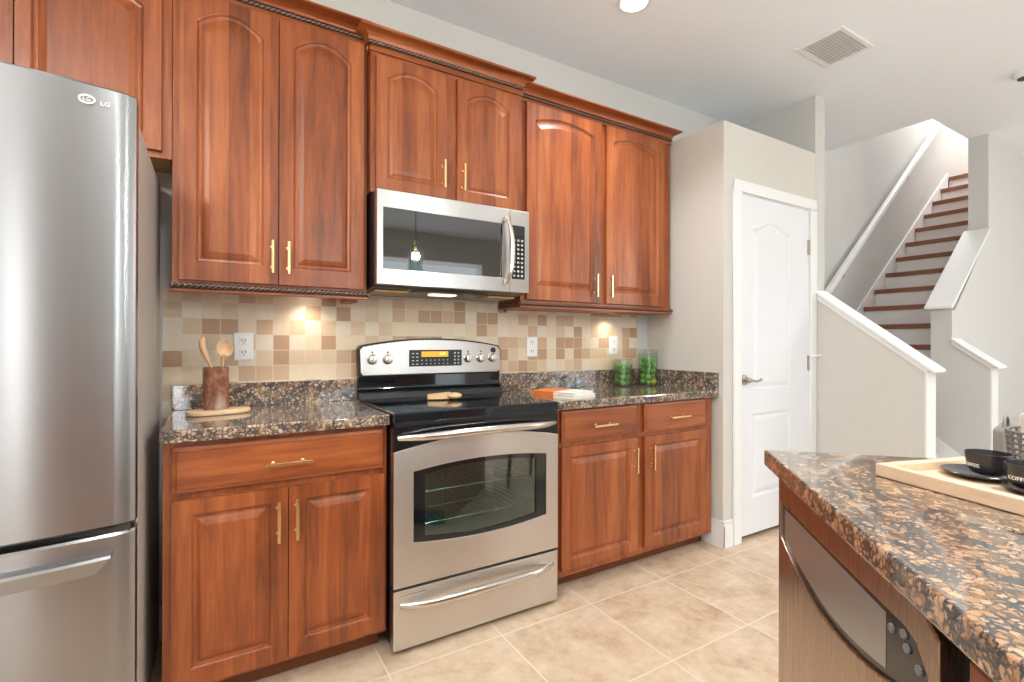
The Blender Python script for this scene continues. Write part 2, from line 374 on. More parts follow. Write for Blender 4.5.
# half wall left of the lower flight
zl = lambda y: 1.524+(y+.589)*.775
struct(MB().prism([(-.589, 0), (-.589, zl(-.589)), (-1.2, zl(-1.2)), (-1.2, 0)], XS, XS+TH, 'x').build('wall_half_left', 'pantry_paint'))
def capbar(name, y0, y1, zf, x0, x1, th=.026, ov=.022, end=.05):
    m = MB(); m.prism([(y0, zf(y0)), (y0, zf(y0)+th), (y1-end, zf(y1-end)+th), (y1-end, zf(y1-end)+th*.35), (y1-end+.02, zf(y1-end+.02))], x0-ov, x1+ov, 'x')
    o = struct(m.build(name, 'white_trim', bevel=.006))
    m2 = MB(); m2.prism([(y0, zf(y0)-.03), (y0, zf(y0)), (y1, zf(y1)), (y1, zf(y1)-.03)], x0-.009, x1+.009, 'x').box(x0-.009, x1+.009, y1-.012, y1, zf(y1)-.03, zf(y1)+.005)
    m2.build('cap_moulding', 'white_trim', o); return o
capbar('trim_1', -.589, -1.2, zl, XS, XS+TH)
struct(MB().box(XS-.004, XS+TH+.004, -1.208, -1.2, 0, zl(-1.2)-.03).build('trim_8', 'white_trim'))
zr = lambda y: 1.208+(y+.978)*.78
struct(MB().prism([(-.978, 0), (-.978, zr(-.978)), (-1.187, zr(-1.187)), (-1.187, 0)], 4.025, 4.145, 'x').build('wall_half_right', 'wall_paint'))
capbar('trim_2', -.978, -1.187, zr, 4.025, 4.145, th=.022)
struct(MB().box(4.025, 4.149, -1.195, -1.187, 0, zr(-1.187)-.03).build('trim_9', 'white_trim'))
# raked cap of the upper flight
rk = lambda x: 1.478+(x-3.99)*.860
m = MB(); m.prism([(3.965, rk(3.965)), (4.73, rk(4.73)), (4.73, rk(4.73)-.025), (3.99, rk(3.99)-.028), (3.965, rk(3.965)-.018)], -1.0, -.83, 'y')
struct(m.build('trim_3', 'white_trim', bevel=.006))
# baseboards
struct(MB().box(XP-.014, XP, YP-.014, -.45, 0, .13).box(XP-.014, DX0-.068, YP-.014, YP, 0, .13).box(XP-.010, XP, YP-.01, -.45, .13, .155).box(XP-.010, DX0-.068, YP-.010, YP, .13, .155).build('baseboard_pantry', 'white_trim', bevel=.003))
struct(MB().box(-1.85, -.73, -.014, 0, 0, .14).build('baseboard_back', 'white_trim', bevel=.003))
struct(MB().box(4.145, 9.5, -.992, -.978, 0, .14).build('baseboard_right', 'white_trim', bevel=.003))
# pantry door and casing
cs = MB(); yc0 = YP-.016
cs.box(DX0-.062, DX0+.006, yc0, YP, 0, DZ-.006).box(DX1-.006, DX1+.064, yc0, YP, 0, DZ-.006).box(DX0-.062, DX1+.064, yc0, YP, DZ-.006, DZ+.062)
cs.box(DX0, DX0+.012, YP, YP+.1, 0, DZ).box(DX1-.012, DX1, YP, YP+.1, 0, DZ).box(DX0, DX1, YP, YP+.1, DZ-.012, DZ)
struct(cs.build('trim_4', 'white_trim', bevel=.004))

# ------------------------------------------------------------------ panelled doors
def outline(x0, x1, z0, zs, rise, shape='arc', n=20):
    """opening outline as list: bottom-left, bottom-right, then the top from right to left."""
    cx, hw = (x0+x1)/2, (x1-x0)/2; pts = [(x0, z0), (x1, z0)]
    for i in range(n+1):
        t_ = 1-2*i/n
        if rise == 0: g = 0
        elif shape == 'arc': g = 1-t_*t_
        else: g = .5+.5*math.cos(PI*t_) if abs(t_) < 1 else 0
        pts.append((cx+hw*t_, zs+rise*g))
    return pts
def panel_door(x0, x1, z0, z1, y, openings, name, mat, parent, th=.02, field=.026, shape='arc', deep=.010, pmat=None, world=True, edge=.004):
    """door leaf facing -Y, front at y; openings = [(ox0, ox1, oz0, ozs, rise)] stacked vertically"""
    m = MB(); N = 20
    # frame: stiles and rails as polygon ring per opening
    ops = sorted(openings, key=lambda o: o[2]); zc = z0
    for k, (a, b, c, d, r) in enumerate(ops):
        ztop = z1 if k == len(ops)-1 else (d+r+ops[k+1][2])/2
        inner = outline(a, b, c, d, r, shape, N)
        outer = [(x0, zc), (x1, zc)]+[(x0+(x1-x0)*(1-i/N), ztop) for i in range(N+1)]
        # inner arc param by x: put outer top points at matching fractions
        m.loft([[(p[0], y, p[1]) for p in outer], [(p[0], y, p[1]) for p in inner]], False, False)
        # moulded recess then raised field
        steps = [(0, 0), (.004, .0035), (.006, deep*.8), (.011, deep), (.016, deep)]
        fs = [(.016+field*.35, deep*.55), (.016+field*.9, .0015), (.016+field, .0012)]
        loops = []
        for (ins, dp) in steps+fs:
            sc = ((b-a)/2-ins)/((b-a)/2)
            L = outline(a+ins, b-ins, c+ins, d-ins*(1.0 if r == 0 else 1.0), r*sc, shape, N)
            loops.append([(p[0], y+dp, p[1]) for p in L])
        m.loft(loops, False, True); zc = ztop
    # sides and back
    e = [(x0, z0), (x1, z0), (x1, z1), (x0, z1)]
    m.loft([[(p[0], y, p[1]) for p in e], [(p[0], y+th, p[1]) for p in e]], False, True)
    o = m.build(name, mat, parent, world=world, bevel=0)
    return o
def drawer_front(x0, x1, z0, z1, y, parent, name='drawer', mat='cherry_horizontal'):
    m = MB(); L = lambda ins, dy: [(x0+ins, y+dy, z0+ins), (x1-ins, y+dy, z0+ins), (x1-ins, y+dy, z1-ins), (x0+ins, y+dy, z1-ins)]
    m.loft([L(0, .02), L(0, .006), L(.003, .0045), L(.012, .003), L(.014, 0)], True, True)
    return m.build(name, mat, parent)
def bar_pull(x, z, y, length, parent, vertical=True, name='handle'):
    """square brass bar pull on a front at y (facing -Y), centred at x, z"""
    m = MB(); h = length/2; r = .0048; yo = y-.028
    if vertical: m.box(x-r, x+r, yo-r, yo+r, z-h, z+h)
    else: m.box(x-h, x+h, yo-r, yo+r, z-r, z+r)
    o = m.build(name, 'brass', parent, bevel=.001)
    k = h*.62
    for sgn in (-1, 1):
        px, pz = (x, z+sgn*k) if vertical else (x+sgn*k, z)
        MB().lathe([(.0045, yo), (.0045, y-.003), (.007, y-.002), (.007, y)], (px, 0, pz), 12, 'y').build('post', 'brass', o, smooth=40)
    return o

# pantry door leaf
dl = struct(panel_door(DX0+.012, DX1-.012, .028, DZ-.014, YP+.002, [(2.235, 2.640, .25, .755, 0), (2.235, 2.640, .905, 1.885, .055)], 'door_1', 'door_white', None, th=.035, field=.03, shape='cos', deep=.009))
lv = MB().lathe([(.006, -.05), (.014, -.046), (.016, -.03), (.014, -.012), (.030, -.010), (.032, 0)], (2.146, YP+.002, .966), 24, 'y').build('door_handle', 'nickel', dl, smooth=40)
MB().tube([(2.146, YP-.046, .966), (2.17, YP-.05, .964), (2.195, YP-.048, .957), (2.222, YP-.046, .962), (2.245, YP-.046, .97), (2.25, YP-.046, .962)], [.009, .008, .007, .007, .008, .006]).build('lever', 'nickel', lv, smooth=40)
MB().box(DX0+.008, DX0+.014, YP-.002, YP+.004, .93, 1.0).build('latch_plate', 'nickel', dl)
for z in (1.83, 1.055, .25):
    hg = MB().box(DX1-.022, DX1-.002, YP-.004, YP+.001, z-.05, z+.05).lathe([(.006, z-.05), (.006, z+.05)], (DX1-.012, YP-.006, 0), 10).build('hinge', 'nickel', dl)
    if z == 1.055:
        MB().tube([(DX1-.012, YP-.01, 1.10), (DX1+.03, YP-.05, 1.105), (DX1+.05, YP-.055, 1.105)], .006).build('door_stop', 'white_plastic', hg, smooth=40)

# ------------------------------------------------------------------ wall finish
tile_org = (-.7562, -.006, 1.019-.0667*3)
m = MB().box(-.7562, 1.852, -.006, 0, .86, 1.402)
struct(recenter(m.build('wall_backsplash', 'wall_tile'), tile_org))
def outlet(x, z, label, group=None):
    t_ = thing('wall_outlet', label, 'outlet', (x, -.006, z))
    MB().box(-.0365, .0365, -.007, 0, -.058, .058).build('cover_plate', 'white_plastic', t_, world=False, bevel=.003)
    for s_ in (-1, 1):
        rc = MB().box(-.017, .017, -.009, -.006, s_*.025-.016, s_*.025+.016).build('socket', 'white_plastic', t_, world=False, bevel=.002)
        MB().box(-.008, -.005, -.0096, -.0088, s_*.025-.004, s_*.025+.007).box(.005, .008, -.0096, -.0088, s_*.025-.004, s_*.025+.007).box(-.002, .002, -.0096, -.0088, s_*.025-.012, s_*.025-.008).build('slots', 'slot', rc, world=False)
outlet(-.470, 1.169, 'white wall outlet on the tile behind the wooden spoons')
outlet(1.003, 1.163, 'white wall outlet on the tile just right of the range')
outlet(1.632, 1.170, 'white wall outlet on the tile above the shorter jar of limes')

# ------------------------------------------------------------------ wall cabinets
def rope(x0, x1, y, z, r, parent, path=None, name='rope_trim'):
    """twisted two-strand rope along x (or along given polyline)"""
    pts = path or [(x0, y, z), (x1, y, z)]
    m = MB(); cores = MB()
    for a, b in zip(pts[:-1], pts[1:]):
        a, b = Vector(a), Vector(b); L = (b-a).length; d = (b-a)/L
        n = max(4, int(L/.003)); side = d.cross(Vector((0, 0, 1))).normalized(); up = Vector((0, 0, 1))
        for st in range(3):
            cs = []
            for i in range(n+1):
                t_ = i/n; ph = t_*L/.057*2*PI+st*2*PI/3
                cs.append(a+d*L*t_+side*r*.46*math.cos(ph)+up*r*.46*math.sin(ph))
            m.tube(cs, r*.56, 7)
        core = MB().tube([a, a+d*L*.5, b], r*.80, 10)
        cores.add(core.v, core.f)
    o = m.build(name, 'rope_dark', parent, smooth=50); cores.build('rope_highlight', 'rope_highlight_tan', o, smooth=50); return o  # tan core puts the rope's highlights into the colour
def crown(x0, x1, yf, zb, zt, parent, left=None, right=None, proj=.065, yl=0, yr=0):
    """crown with cove profile; left/right give the return depth (y where it dies) or None"""
    prof = [(.0, zb), (.006, zb), (.006, zb+.016), (.002, zb+.018), (.002, zb+.038)]
    zc = zb+.038; hh = zt-zc
    prof += [(.012, zc), (.014, zc+hh*.12)]
    for i in range(7):
        a = i/6*PI/2; prof.append((.014+(proj-.020)*(1-math.cos(a)), zc+hh*.12+hh*.62*math.sin(a)))
    prof += [(proj-.002, zc+hh*.76), (proj, zc+hh*.80), (proj, zt), (-.01, zt)]
    rows = []
    for (o_, z) in prof:
        row = []
        if left is not None: row.append((x0-o_*.9, left, z)); row.append((x0-o_*.9, yf-o_, z))
        else: row.append((x0, yf-o_, z))
        if right is not None: row.append((x1+o_*right[1], yf-o_, z)); row.append((x1+o_*right[1], right[0], z))
        else: row.append((x1, yf-o_, z))
        rows.append(row)
    m = MB(); m.loft(rows, False, False, closed=False)
    return m.build('crown', 'cherry_horizontal', parent, smooth=30)
ST = .052
def uppers():
    # cabinet above the refrigerator
    t_ = thing('wall_cabinet', 'cherry wall cabinet with arched doors above the refrigerator', 'cabinet', (-1.19, 0, 1.855))
    MB().box(-1.70, -.7125, -.20, 0, 1.87, 2.50).build('body', 'cherry_vertical', t_)
    fr = MB().box(-.748, -.7125, -.22, -.20, 1.855, 2.49).box(-1.70, -.748, -.22, -.20, 1.855, 1.895).box(-1.70, -.748, -.22, -.20, 2.45, 2.49).box(-1.70, -1.62, -.22, -.2, 1.895, 2.45).box(-1.2, -1.1, -.22, -.2, 1.895, 2.45)
    fr.build('face_frame', 'cherry_vertical', t_, bevel=.001)
    for (a, b) in ((-1.127, -.743), (-1.515, -1.131)):
        d = panel_door(a, b, 1.877, 2.483, -.24, [(a+.037, b-ST, 1.93, 2.383, .055)], 'door', 'cherry_panel', t_)
        bar_pull(b-.03 if a < -1.3 else a+.03, 1.96, -.24, .13, d)
    crown(-1.70, -.7125, -.222, 2.488, 2.552, t_, proj=.08)
    rope(-1.70, -.7125, -.229, 2.515, .0085, t_)
    MB().box(-1.69, -.72, -.19, -.005, 1.862, 1.872).build('underside', 'cab_underside', t_)
    # tall left cabinet
    t_ = thing('wall_cabinet', 'tall cherry wall cabinet left of the microwave, doors meeting at centre', 'cabinet', (-.36, 0, 1.37))
    MB().box(-.711, -.006, -.20, 0, 1.41, 2.50).build('body', 'cherry_vertical', t_)
    MB().box(-.711, -.68, -.22, -.20, 1.395, 2.49).box(-.03, -.006, -.22, -.20, 1.395, 2.49).box(-.68, -.03, -.22, -.20, 1.395, 1.43).box(-.68, -.03, -.22, -.2, 2.45, 2.49).build('face_frame', 'cherry_vertical', t_, bevel=.001)
    for a, b, hx in ((-.6885, -.3605, -.382), (-.3570, -.0235, -.324)):
        d = panel_door(a, b, 1.418, 2.483, -.24, [(a+ST, b-ST, 1.487, 2.384, .055)], 'door', 'cherry_panel', t_)
        bar_pull(hx, 1.524, -.24, .13, d)
    crown(-.711, -.006, -.222, 2.486, 2.552, t_, proj=.08); rope(-.711, -.006, -.229, 2.514, .0085, t_)
    MB().box(-.715, -.002, -.236, -.20, 1.374, 1.386).box(-.713, -.004, -.226, -.20, 1.386, 1.410).build('light_rail', 'cherry_horizontal', t_, bevel=.002)
    rope(-.715, .0, -.235, 1.396, .0105, t_)
    MB().box(-.08, -.03, -.16, -.05, 1.365, 1.41).build('cleat', 'cherry_horizontal', t_)
    MB().lathe([(.03, 1.400), (.03, 1.392)], (-.22, -.075, 0), 20).build('puck_light', 'lamp_glow', t_)
    # middle cabinet over the microwave
    t_ = thing('wall_cabinet', 'short cherry wall cabinet directly above the microwave', 'cabinet', (.38, 0, 1.84))
    MB().box(-.002, .767, -.245, 0, 1.84, 2.48).build('body', 'cherry_vertical', t_)
    MB().box(-.002, .03, -.265, -.245, 1.84, 2.47).box(.355, .41, -.265, -.245, 1.84, 2.47).box(.735, .767, -.265, -.245, 1.84, 2.47).box(.03, .355, -.265, -.245, 1.84, 1.87).box(.41, .735, -.265, -.245, 1.84, 1.87).box(.03, .355, -.265, -.245, 2.41, 2.47).box(.41, .735, -.265, -.245, 2.41, 2.47).build('face_frame', 'cherry_vertical', t_, bevel=.001)
    for a, b, hx in ((.019, .350, .327), (.401, .735, .427)):
        d = panel_door(a, b, 1.856, 2.431, -.285, [(a+.048, b-.048, 1.905, 2.345, .047)], 'door', 'cherry_panel', t_)
        bar_pull(hx, 1.962, -.285, .13, d)
    crown(-.002, .767, -.266, 2.450, 2.533, t_, left=-.225, right=(-.225, .8), proj=.062)
    rope(0, 0, 0, 0, .0085, t_, path=[(-.012, -.276, 2.484), (.777, -.276, 2.484)])
    # right cabinet
    t_ = thing('wall_cabinet', 'tall cherry wall cabinet right of the microwave with a wide centre stile', 'cabinet', (1.34, 0, 1.37))
    MB().box(.790, 1.915, -.20, 0, 1.41, 2.46).build('body', 'cherry_vertical', t_)
    MB().box(.790, .84, -.22, -.20, 1.40, 2.46).box(1.315, 1.385, -.22, -.20, 1.40, 2.46).box(1.835, 1.915, -.22, -.20, 1.40, 2.46).box(.84, 1.315, -.22, -.2, 1.40, 1.44).box(1.385, 1.835, -.22, -.2, 1.40, 1.44).box(.84, 1.315, -.22, -.2, 2.42, 2.46).box(1.385, 1.835, -.22, -.2, 2.42, 2.46).build('face_frame', 'cherry_vertical', t_, bevel=.001)
    for a, b, hx in ((.818, 1.331, 1.270), (1.368, 1.850, 1.375)):
        d = panel_door(a, b, 1.415, 2.447, -.24, [(a+ST, b-.055, 1.48, 2.362, .036)], 'door', 'cherry_panel', t_)
        bar_pull(hx+.012 if hx > 1.3 else hx+.008, 1.512, -.24, .13, d)
    crown(.790, 1.917, -.222, 2.450, 2.520, t_, right=(-.0, .40), proj=.075); rope(.790, 1.925, -.229, 2.478, .0085, t_)
    MB().box(.78, 1.922, -.240, -.0, 1.370, 1.380).box(.788, 1.917, -.228, -.0, 1.380, 1.410).build('light_rail', 'cherry_horizontal', t_, bevel=.002)
    rope(0, 0, 0, 0, .0085, t_, path=[(.781, -.02, 1.392), (.781, -.235, 1.392), (1.924, -.235, 1.392)])
    MB().lathe([(.02, 1.3695), (.02, 1.366)], (1.56, -.075, 0), 20).build('puck_light', 'off_white', t_)
    MB().lathe([(.008, 1.37), (.012, 1.355), (.004, 1.35)], (.80, -.05, 0), 12).build('knob', 'nickel', t_)
uppers()

# ------------------------------------------------------------------ base cabinets and counters
def bases():
    YF, YD = -.525, -.545
    t_ = thing('base_cabinet', 'cherry base cabinet with one drawer and two doors left of the range', 'cabinet', (-.36, -.26, 0))
    MB().box(-.715, -.006, YF+.02, -.002, .075, .872).build('body', 'cherry_vertical', t_)
    MB().box(-.715, -.68, YF, YF+.02, .075, .872).box(-.035, -.006, YF, YF+.02, .075, .872).box(-.68, -.035, YF, YF+.02, .075, .11).box(-.68, -.035, YF, YF+.02, .67, .73).box(-.68, -.035, YF, YF+.02, .84, .872).box(-.39, -.325, YF, YF+.02, .11, .67).build('face_frame', 'cherry_vertical', t_, bevel=.001)
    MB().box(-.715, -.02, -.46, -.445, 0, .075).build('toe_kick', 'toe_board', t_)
    d = drawer_front(-.692, -.0245, .711, .856, YD, t_); bar_pull(-.358, .775, YD, .15, d, False)
    for a, b, hx in ((-.692, -.3575, -.388), (-.3545, -.0195, -.330)):
        d = panel_door(a, b, .093, .687, YD, [(a+ST, b-ST, .15, .640, 0)], 'door', 'cherry_panel', t_)
        bar_pull(hx, .578, YD, .14, d)
    t_ = thing('base_cabinet', 'cherry base cabinet with two drawers and two doors right of the range', 'cabinet', (1.36, -.26, 0))
    MB().box(.775, 1.923, YF+.02, -.002, .075, .872).build('body', 'cherry_vertical', t_)
    fr = MB().box(.775, .84, YF, YF+.02, .075, .872).box(1.29, 1.38, YF, YF+.02, .075, .872).box(1.84, 1.925, YF, YF+.02, .075, .872)
    for a, b in ((.84, 1.29), (1.38, 1.84)): fr.box(a, b, YF, YF+.02, .075, .12).box(a, b, YF, YF+.02, .67, .74).box(a, b, YF, YF+.02, .84, .872)
    fr.build('face_frame', 'cherry_vertical', t_, bevel=.001)
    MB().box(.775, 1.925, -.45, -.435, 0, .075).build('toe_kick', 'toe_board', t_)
    for a, b, x1 in ((.822, 1.306, 1.072), (1.363, 1.854, 1.612)):
        d = drawer_front(a, b, .716, .864, YD, t_); bar_pull(x1, .783, YD, .15, d, False)
    for a, b, hx in ((.822, 1.312, 1.291), (1.364, 1.859, 1.408)):
        d = panel_door(a, b, .110, .693, YD, [(a+.05, b-.05, .158, .645, 0)], 'door', 'cherry_panel', t_)
        bar_pull(hx-.006 if hx < 1.3 else hx, .584, YD, .13, d)
    # counters
    t_ = thing('countertop', 'brown and black granite countertop holding the wooden spoon crock', 'countertop', (-.36, -.28, .874))
    MB().box(-.7225, -.004, -.5627, -.001, .874, .914).build('slab', 'granite', t_, bevel=.006, seg=3)
    MB().box(-.7225, -.004, -.026, -.007, .914, 1.014).build('backsplash_strip', 'granite', t_, bevel=.002)
    t_ = thing('countertop', 'brown granite countertop under the jars of limes', 'countertop', (1.36, -.28, .874))
    MB().box(.767, 1.9480, -.5627, -.001, .874, .914).build('slab', 'granite', t_, bevel=.006, seg=3)
    MB().box(.767, 1.9280, -.026, -.007, .914, 1.014).box(1.9280, 1.9480, -.560, -.007, .914, 1.014).build('backsplash_strip', 'granite', t_, bevel=.002)
bases()

# ------------------------------------------------------------------ range
def arcpoly(x0, x1, z0, z1, bt, bb, n=16):
    pts = []
    for i in range(n+1):
        t_ = -1+2*i/n; pts.append((x0+(x1-x0)*i/n, z0-bb*(1-t_*t_)))
    for i in range(n+1):
        t_ = 1-2*i/n; pts.append((x1-(x1-x0)*i/n, z1+bt*(1-t_*t_)))
    return pts
def bow_handle(x0, x1, z, y, depth, parent, r=.011, arch=.008, mat='handle_steel'):
    pts = []; rr = []; ry = []
    n = 24
    for i in range(n+1):
        u = i/n; t_ = abs(2*u-1)
        yy = y-depth*(1-t_**6)*(.72+.28*(1-t_*t_)); zz = z+arch*(1-t_*t_)
        pts.append((x0+(x1-x0)*u, yy, zz)); rr.append(r*(.62+.38*(1-t_**4))); ry.append(r*1.15*(.62+.38*(1-t_**4)))
    return MB().tube(pts, rr, 14, ry).build('handle', mat, parent, smooth=50)
def make_range():
    t_ = thing('range', 'freestanding stainless range with black glass cooktop between the cabinets', 'range', (.38, -.3, 0))
    b = MB(); x0, x1, yf = .003, .761, -.545
    b.box(x0, x0+.03, yf, -.03, .03, .87).box(x1-.03, x1, yf, -.03, .03, .87).box(x0, x1, -.06, -.03, .03, .87).box(x0+.03, x1-.03, yf, -.06, .03, .25).box(x0+.03, x1-.03, yf, -.06, .78, .87)
    b.build('body', 'black_satin', t_)
    cv = MB(); cv.box(.06, .70, -.52, -.10, .27, .275).box(.06, .70, -.52, -.10, .76, .765).box(.06, .065, -.52, -.10, .275, .76).box(.695, .70, -.52, -.10, .275, .76).box(.065, .695, -.105, -.10, .275, .76)
    c_ = cv.build('oven_cavity', 'oven_grey', t_)
    for z in (.45, .58):
        rk_ = MB()
        for i in range(19): xx = .08+i*.0335; rk_.tube([(xx, -.50, z), (xx, -.12, z)], .0022, 6)
        rk_.tube([(.07, -.50, z), (.69, -.50, z)], .003, 6).tube([(.07, -.12, z), (.69, -.12, z)], .003, 6).tube([(.07, -.3, z-.004), (.69, -.3, z-.004)], .003, 6)
        r_ = rk_.build('oven_rack', 'rack_metal', t_)
    # cooktop
    ct = MB().box(0, .7635, -.597, -.075, .880, .921).build('cooktop', 'black_gloss', t_, bevel=.006, seg=3)
    MB().box(.004, .7595, -.590, -.075, .868, .880).build('cooktop_underlip', 'black_satin', t_)
    for (cx_, cy_, r_) in ((.2, -.43, .10), (.56, -.43, .085), (.2, -.19, .075), (.56, -.19, .095), (.38, -.16, .05)):
        MB().ring_prism([(cx_+r_*math.cos(a*PI/24), cy_+r_*math.sin(a*PI/24)) for a in range(48)], [(cx_+(r_-.003)*math.cos(a*PI/24), cy_+(r_-.003)*math.sin(a*PI/24)) for a in range(48)], .921, .9214, 'z').build('burner_ring', 'burner_ring', ct)
    # backguard
    bg = MB().prism([(-.09, .915), (-.075, .945), (-.052, .965), (-.052, 1.03), (-.03, 1.03), (-.03, .915)], .0, .7635, 'x').build('backguard', 'black_gloss', t_, bevel=.003)
    out = [(.004, 1.024), (.7595, 1.024), (.7635, 1.155)]
    for i in range(17): u = 1-i/16; out.append((.012+.74*u, 1.172+.036*(1-(2*u-1)**2)))
    out.append((.0, 1.155))
    MB().prism(out, -.060, -.012, 'y').build('backguard_shell', 'black_satin', t_, bevel=.003)
    out = [(.020, 1.030), (.745, 1.030), (.7595, 1.045), (.7560, 1.15)]
    for i in range(17): u = 1-i/16; out.append((.020+.722*u, 1.167+.034*(1-(2*u-1)**2)))
    out += [(.006, 1.15), (.010, 1.045)]
    pn = MB().prism(out, -.068, -.060, 'y').build('control_panel', 'stainless', t_, bevel=.003)
    dp = MB().box(.243, .527, -.0705, -.067, 1.068, 1.150).build('keypad', 'black_satin', pn, bevel=.002)
    # (keypad is a sub-part; its display and keys are part of the same depth)
    MB().box(.306, .450, -.0712, -.0704, 1.115, 1.142).build('display', 'display_amber', pn)
    front_text('2:46', .018, .418, -.0715, 1.130, 'display_digits', 'display_digit', pn)
    ky = MB()
    for rr_ in range(4):
        for cc in range(2): ky.box(.256+cc*.022, .268+cc*.022, -.0712, -.0704, 1.077+rr_*.0175, 1.082+rr_*.0175)
        for cc in range(2): ky.box(.483+cc*.02, .492+cc*.02, -.0712, -.0704, 1.077+rr_*.0175, 1.085+rr_*.0175)
    for rr_ in range(2):
        for cc in range(7): ky.box(.306+cc*.023, .312+cc*.023, -.0712, -.0704, 1.078+rr_*.018, 1.083+rr_*.018)
    ky.build('keypad_keys', 'key_white', pn)  # keypad keys, merged into one mesh
    for kx in (.062, .136, .563, .637, .707):
        kb = MB().lathe([(.026, -.068), (.026, -.072), (.021, -.074), (.019, -.090), (.017, -.094), (.0001, -.095)], (kx, 0, 1.108), 28, 'y').build('knob', 'handle_steel', t_, smooth=40)
        MB().box(kx-.004, kx+.004, -.101, -.090, 1.094, 1.126).build('knob_grip', 'handle_steel', kb, bevel=.002)
        MB().box(kx-.004, kx+.004, -.0705, -.0675, 1.136, 1.144).build('knob_mark', 'black_key', kb)
    for kx in (.714,): MB().lathe([(.016, -.0675), (.016, -.069)], (kx, 0, 1.146), 24, 'y').build('badge', 'black_satin', pn)
    # oven door
    N = 16
    dr = MB(); n = 16
    inner = arcpoly(.079, .699, .420, .692, .022, .022, n)
    outer = [(.001+.762*i/n, .257) for i in range(n+1)]+[(.763-.762*i/n, .773+.040*(1-(1-2*i/n)**2)) for i in range(n+1)]
    dr.ring_prism(outer, inner, -.593, -.550, 'y'); D = dr.build('oven_door', 'stainless', t_, bevel=.0025)
    top = [(.001+.762*i/n, .773+.040*(1-(1-2*i/n)**2)) for i in range(n+1)]+[(.763, .866), (.001, .866)]
    MB().prism(top, -.588, -.550, 'y').build('door_top_panel', 'black_gloss', D)
    i2 = arcpoly(.128, .648, .434, .676, .020, .020, n)
    MB().ring_prism(inner, i2, -.588, -.575, 'y').build('window_border', 'black_gloss', D)
    MB().prism(i2, -.583, -.578, 'y').build('window_pane', 'oven_glass', D)
    bow_handle(.018, .748, .826, -.590, .052, D, r=.0145, arch=.008)
    MB().box(.002, .762, -.580, -.545, .247, .257).build('vent_gap', 'black_satin', t_)
    dw = MB().box(.001, .763, -.593, -.550, .022, .247).build('storage_drawer', 'stainless', t_, bevel=.004)
    bow_handle(.030, .735, .190, -.590, .052, dw, r=.016, arch=.004)
    MB().box(.03, .13, -.5936, -.593, .226, .2275).build('engraving', 'dark_gasket', dw)
    for (x, y) in ((.04, -.52), (.72, -.52), (.04, -.08), (.72, -.08)): MB().lathe([(.015, 0), (.015, .03)], (x, y, 0), 12).build('leg', 'black_satin', t_)
make_range()

# ------------------------------------------------------------------ microwave
def make_microwave():
    t_ = thing('microwave', 'stainless over-the-range microwave with dark window and curved handle', 'microwave', (.38, -.2, 1.43))
    MB().box(.004, .750, -.325, -.002, 1.437, 1.836).build('body', 'black_satin', t_, bevel=.003)
    # underside pan with lights
    un = MB().prism([(-.325, 1.437), (-.02, 1.437), (-.02, 1.412), (-.30, 1.424)], .006, .748, 'x').build('underside_pan', 'stainless_dark', t_)
    MB().box(.19, .56, -.29, -.24, 1.416, 1.4225).build('grease_vent', 'black_satin', un)
    MB().box(.02, .17, -.26, -.10, 1.410, 1.4185).build('filter', 'cab_underside', un); MB().box(.58, .73, -.26, -.10, 1.410, 1.4185).build('filter', 'cab_underside', un)
    MB().box(.30, .42, -.235, -.17, 1.4105, 1.4175).build('lamp_lens', 'lens_warm', un)
    x0, xs, x1, y = 0.0, .645, .755, -.36
    z0, z1 = 1.432, 1.832
    n = 4
    def rect(a, b, c, d): return [(a, c), (b, c), (b, d), (a, d)]
    D = MB().ring_prism(rect(x0, xs-.0015, z0, z1), rect(.027, .604, 1.499, 1.757), y, -.325, 'y').build('door', 'stainless_micro', t_, bevel=.002)
    MB().prism(rect(.027, .604, 1.499, 1.757), y+.003, y+.012, 'y').build('window_pane', 'micro_glass', D)
    MB().prism(rect(.027, .604, 1.499, 1.757), y+.0122, y+.014, 'y').build('window_backing', 'black_satin', D)
    hp = []
    for i in range(21):
        u = i/20; q = 1-(2*u-1)**2
        hp.append((.615+.022*q, y-.014-.026*min(1, q*1.6), 1.468+.318*u))
    MB().tube(hp, [.0075+.0055*(1-(2*i/20-1)**2) for i in range(21)], 14, .007, up=(0, 1, 0)).build('handle', 'handle_steel', D, smooth=50)
    MB().box(.603, .621, y-.020, y, 1.468, 1.490).build('handle_mount', 'handle_steel', D, bevel=.002); MB().box(.603, .621, y-.020, y, 1.766, 1.786).build('handle_mount', 'handle_steel', D, bevel=.002)
    front_text('LG', .016, .058, y-.0006, 1.474, 'logo', 'white_plastic', D)
    C = MB().box(xs+.0015, x1, y, -.325, z0, z1).build('control_panel', 'stainless_micro', t_, bevel=.002)
    MB().box(.656, .728, y-.0015, y+.002, 1.497, 1.757).build('keypad', 'black_gloss', C)
    ky = MB()
    for r_ in range(9):
        for c in range(3): ky.box(.663+c*.022, .674+c*.022, y-.0022, y-.0014, 1.508+r_*.0215, 1.518+r_*.0215)
    ky.build('keypad_keys', 'key_white', C); MB().box(.662, .722, y-.002, y-.0014, 1.712, 1.746).build('display', 'black_satin', C)  # all microwave keypad keys share one mesh
make_microwave()

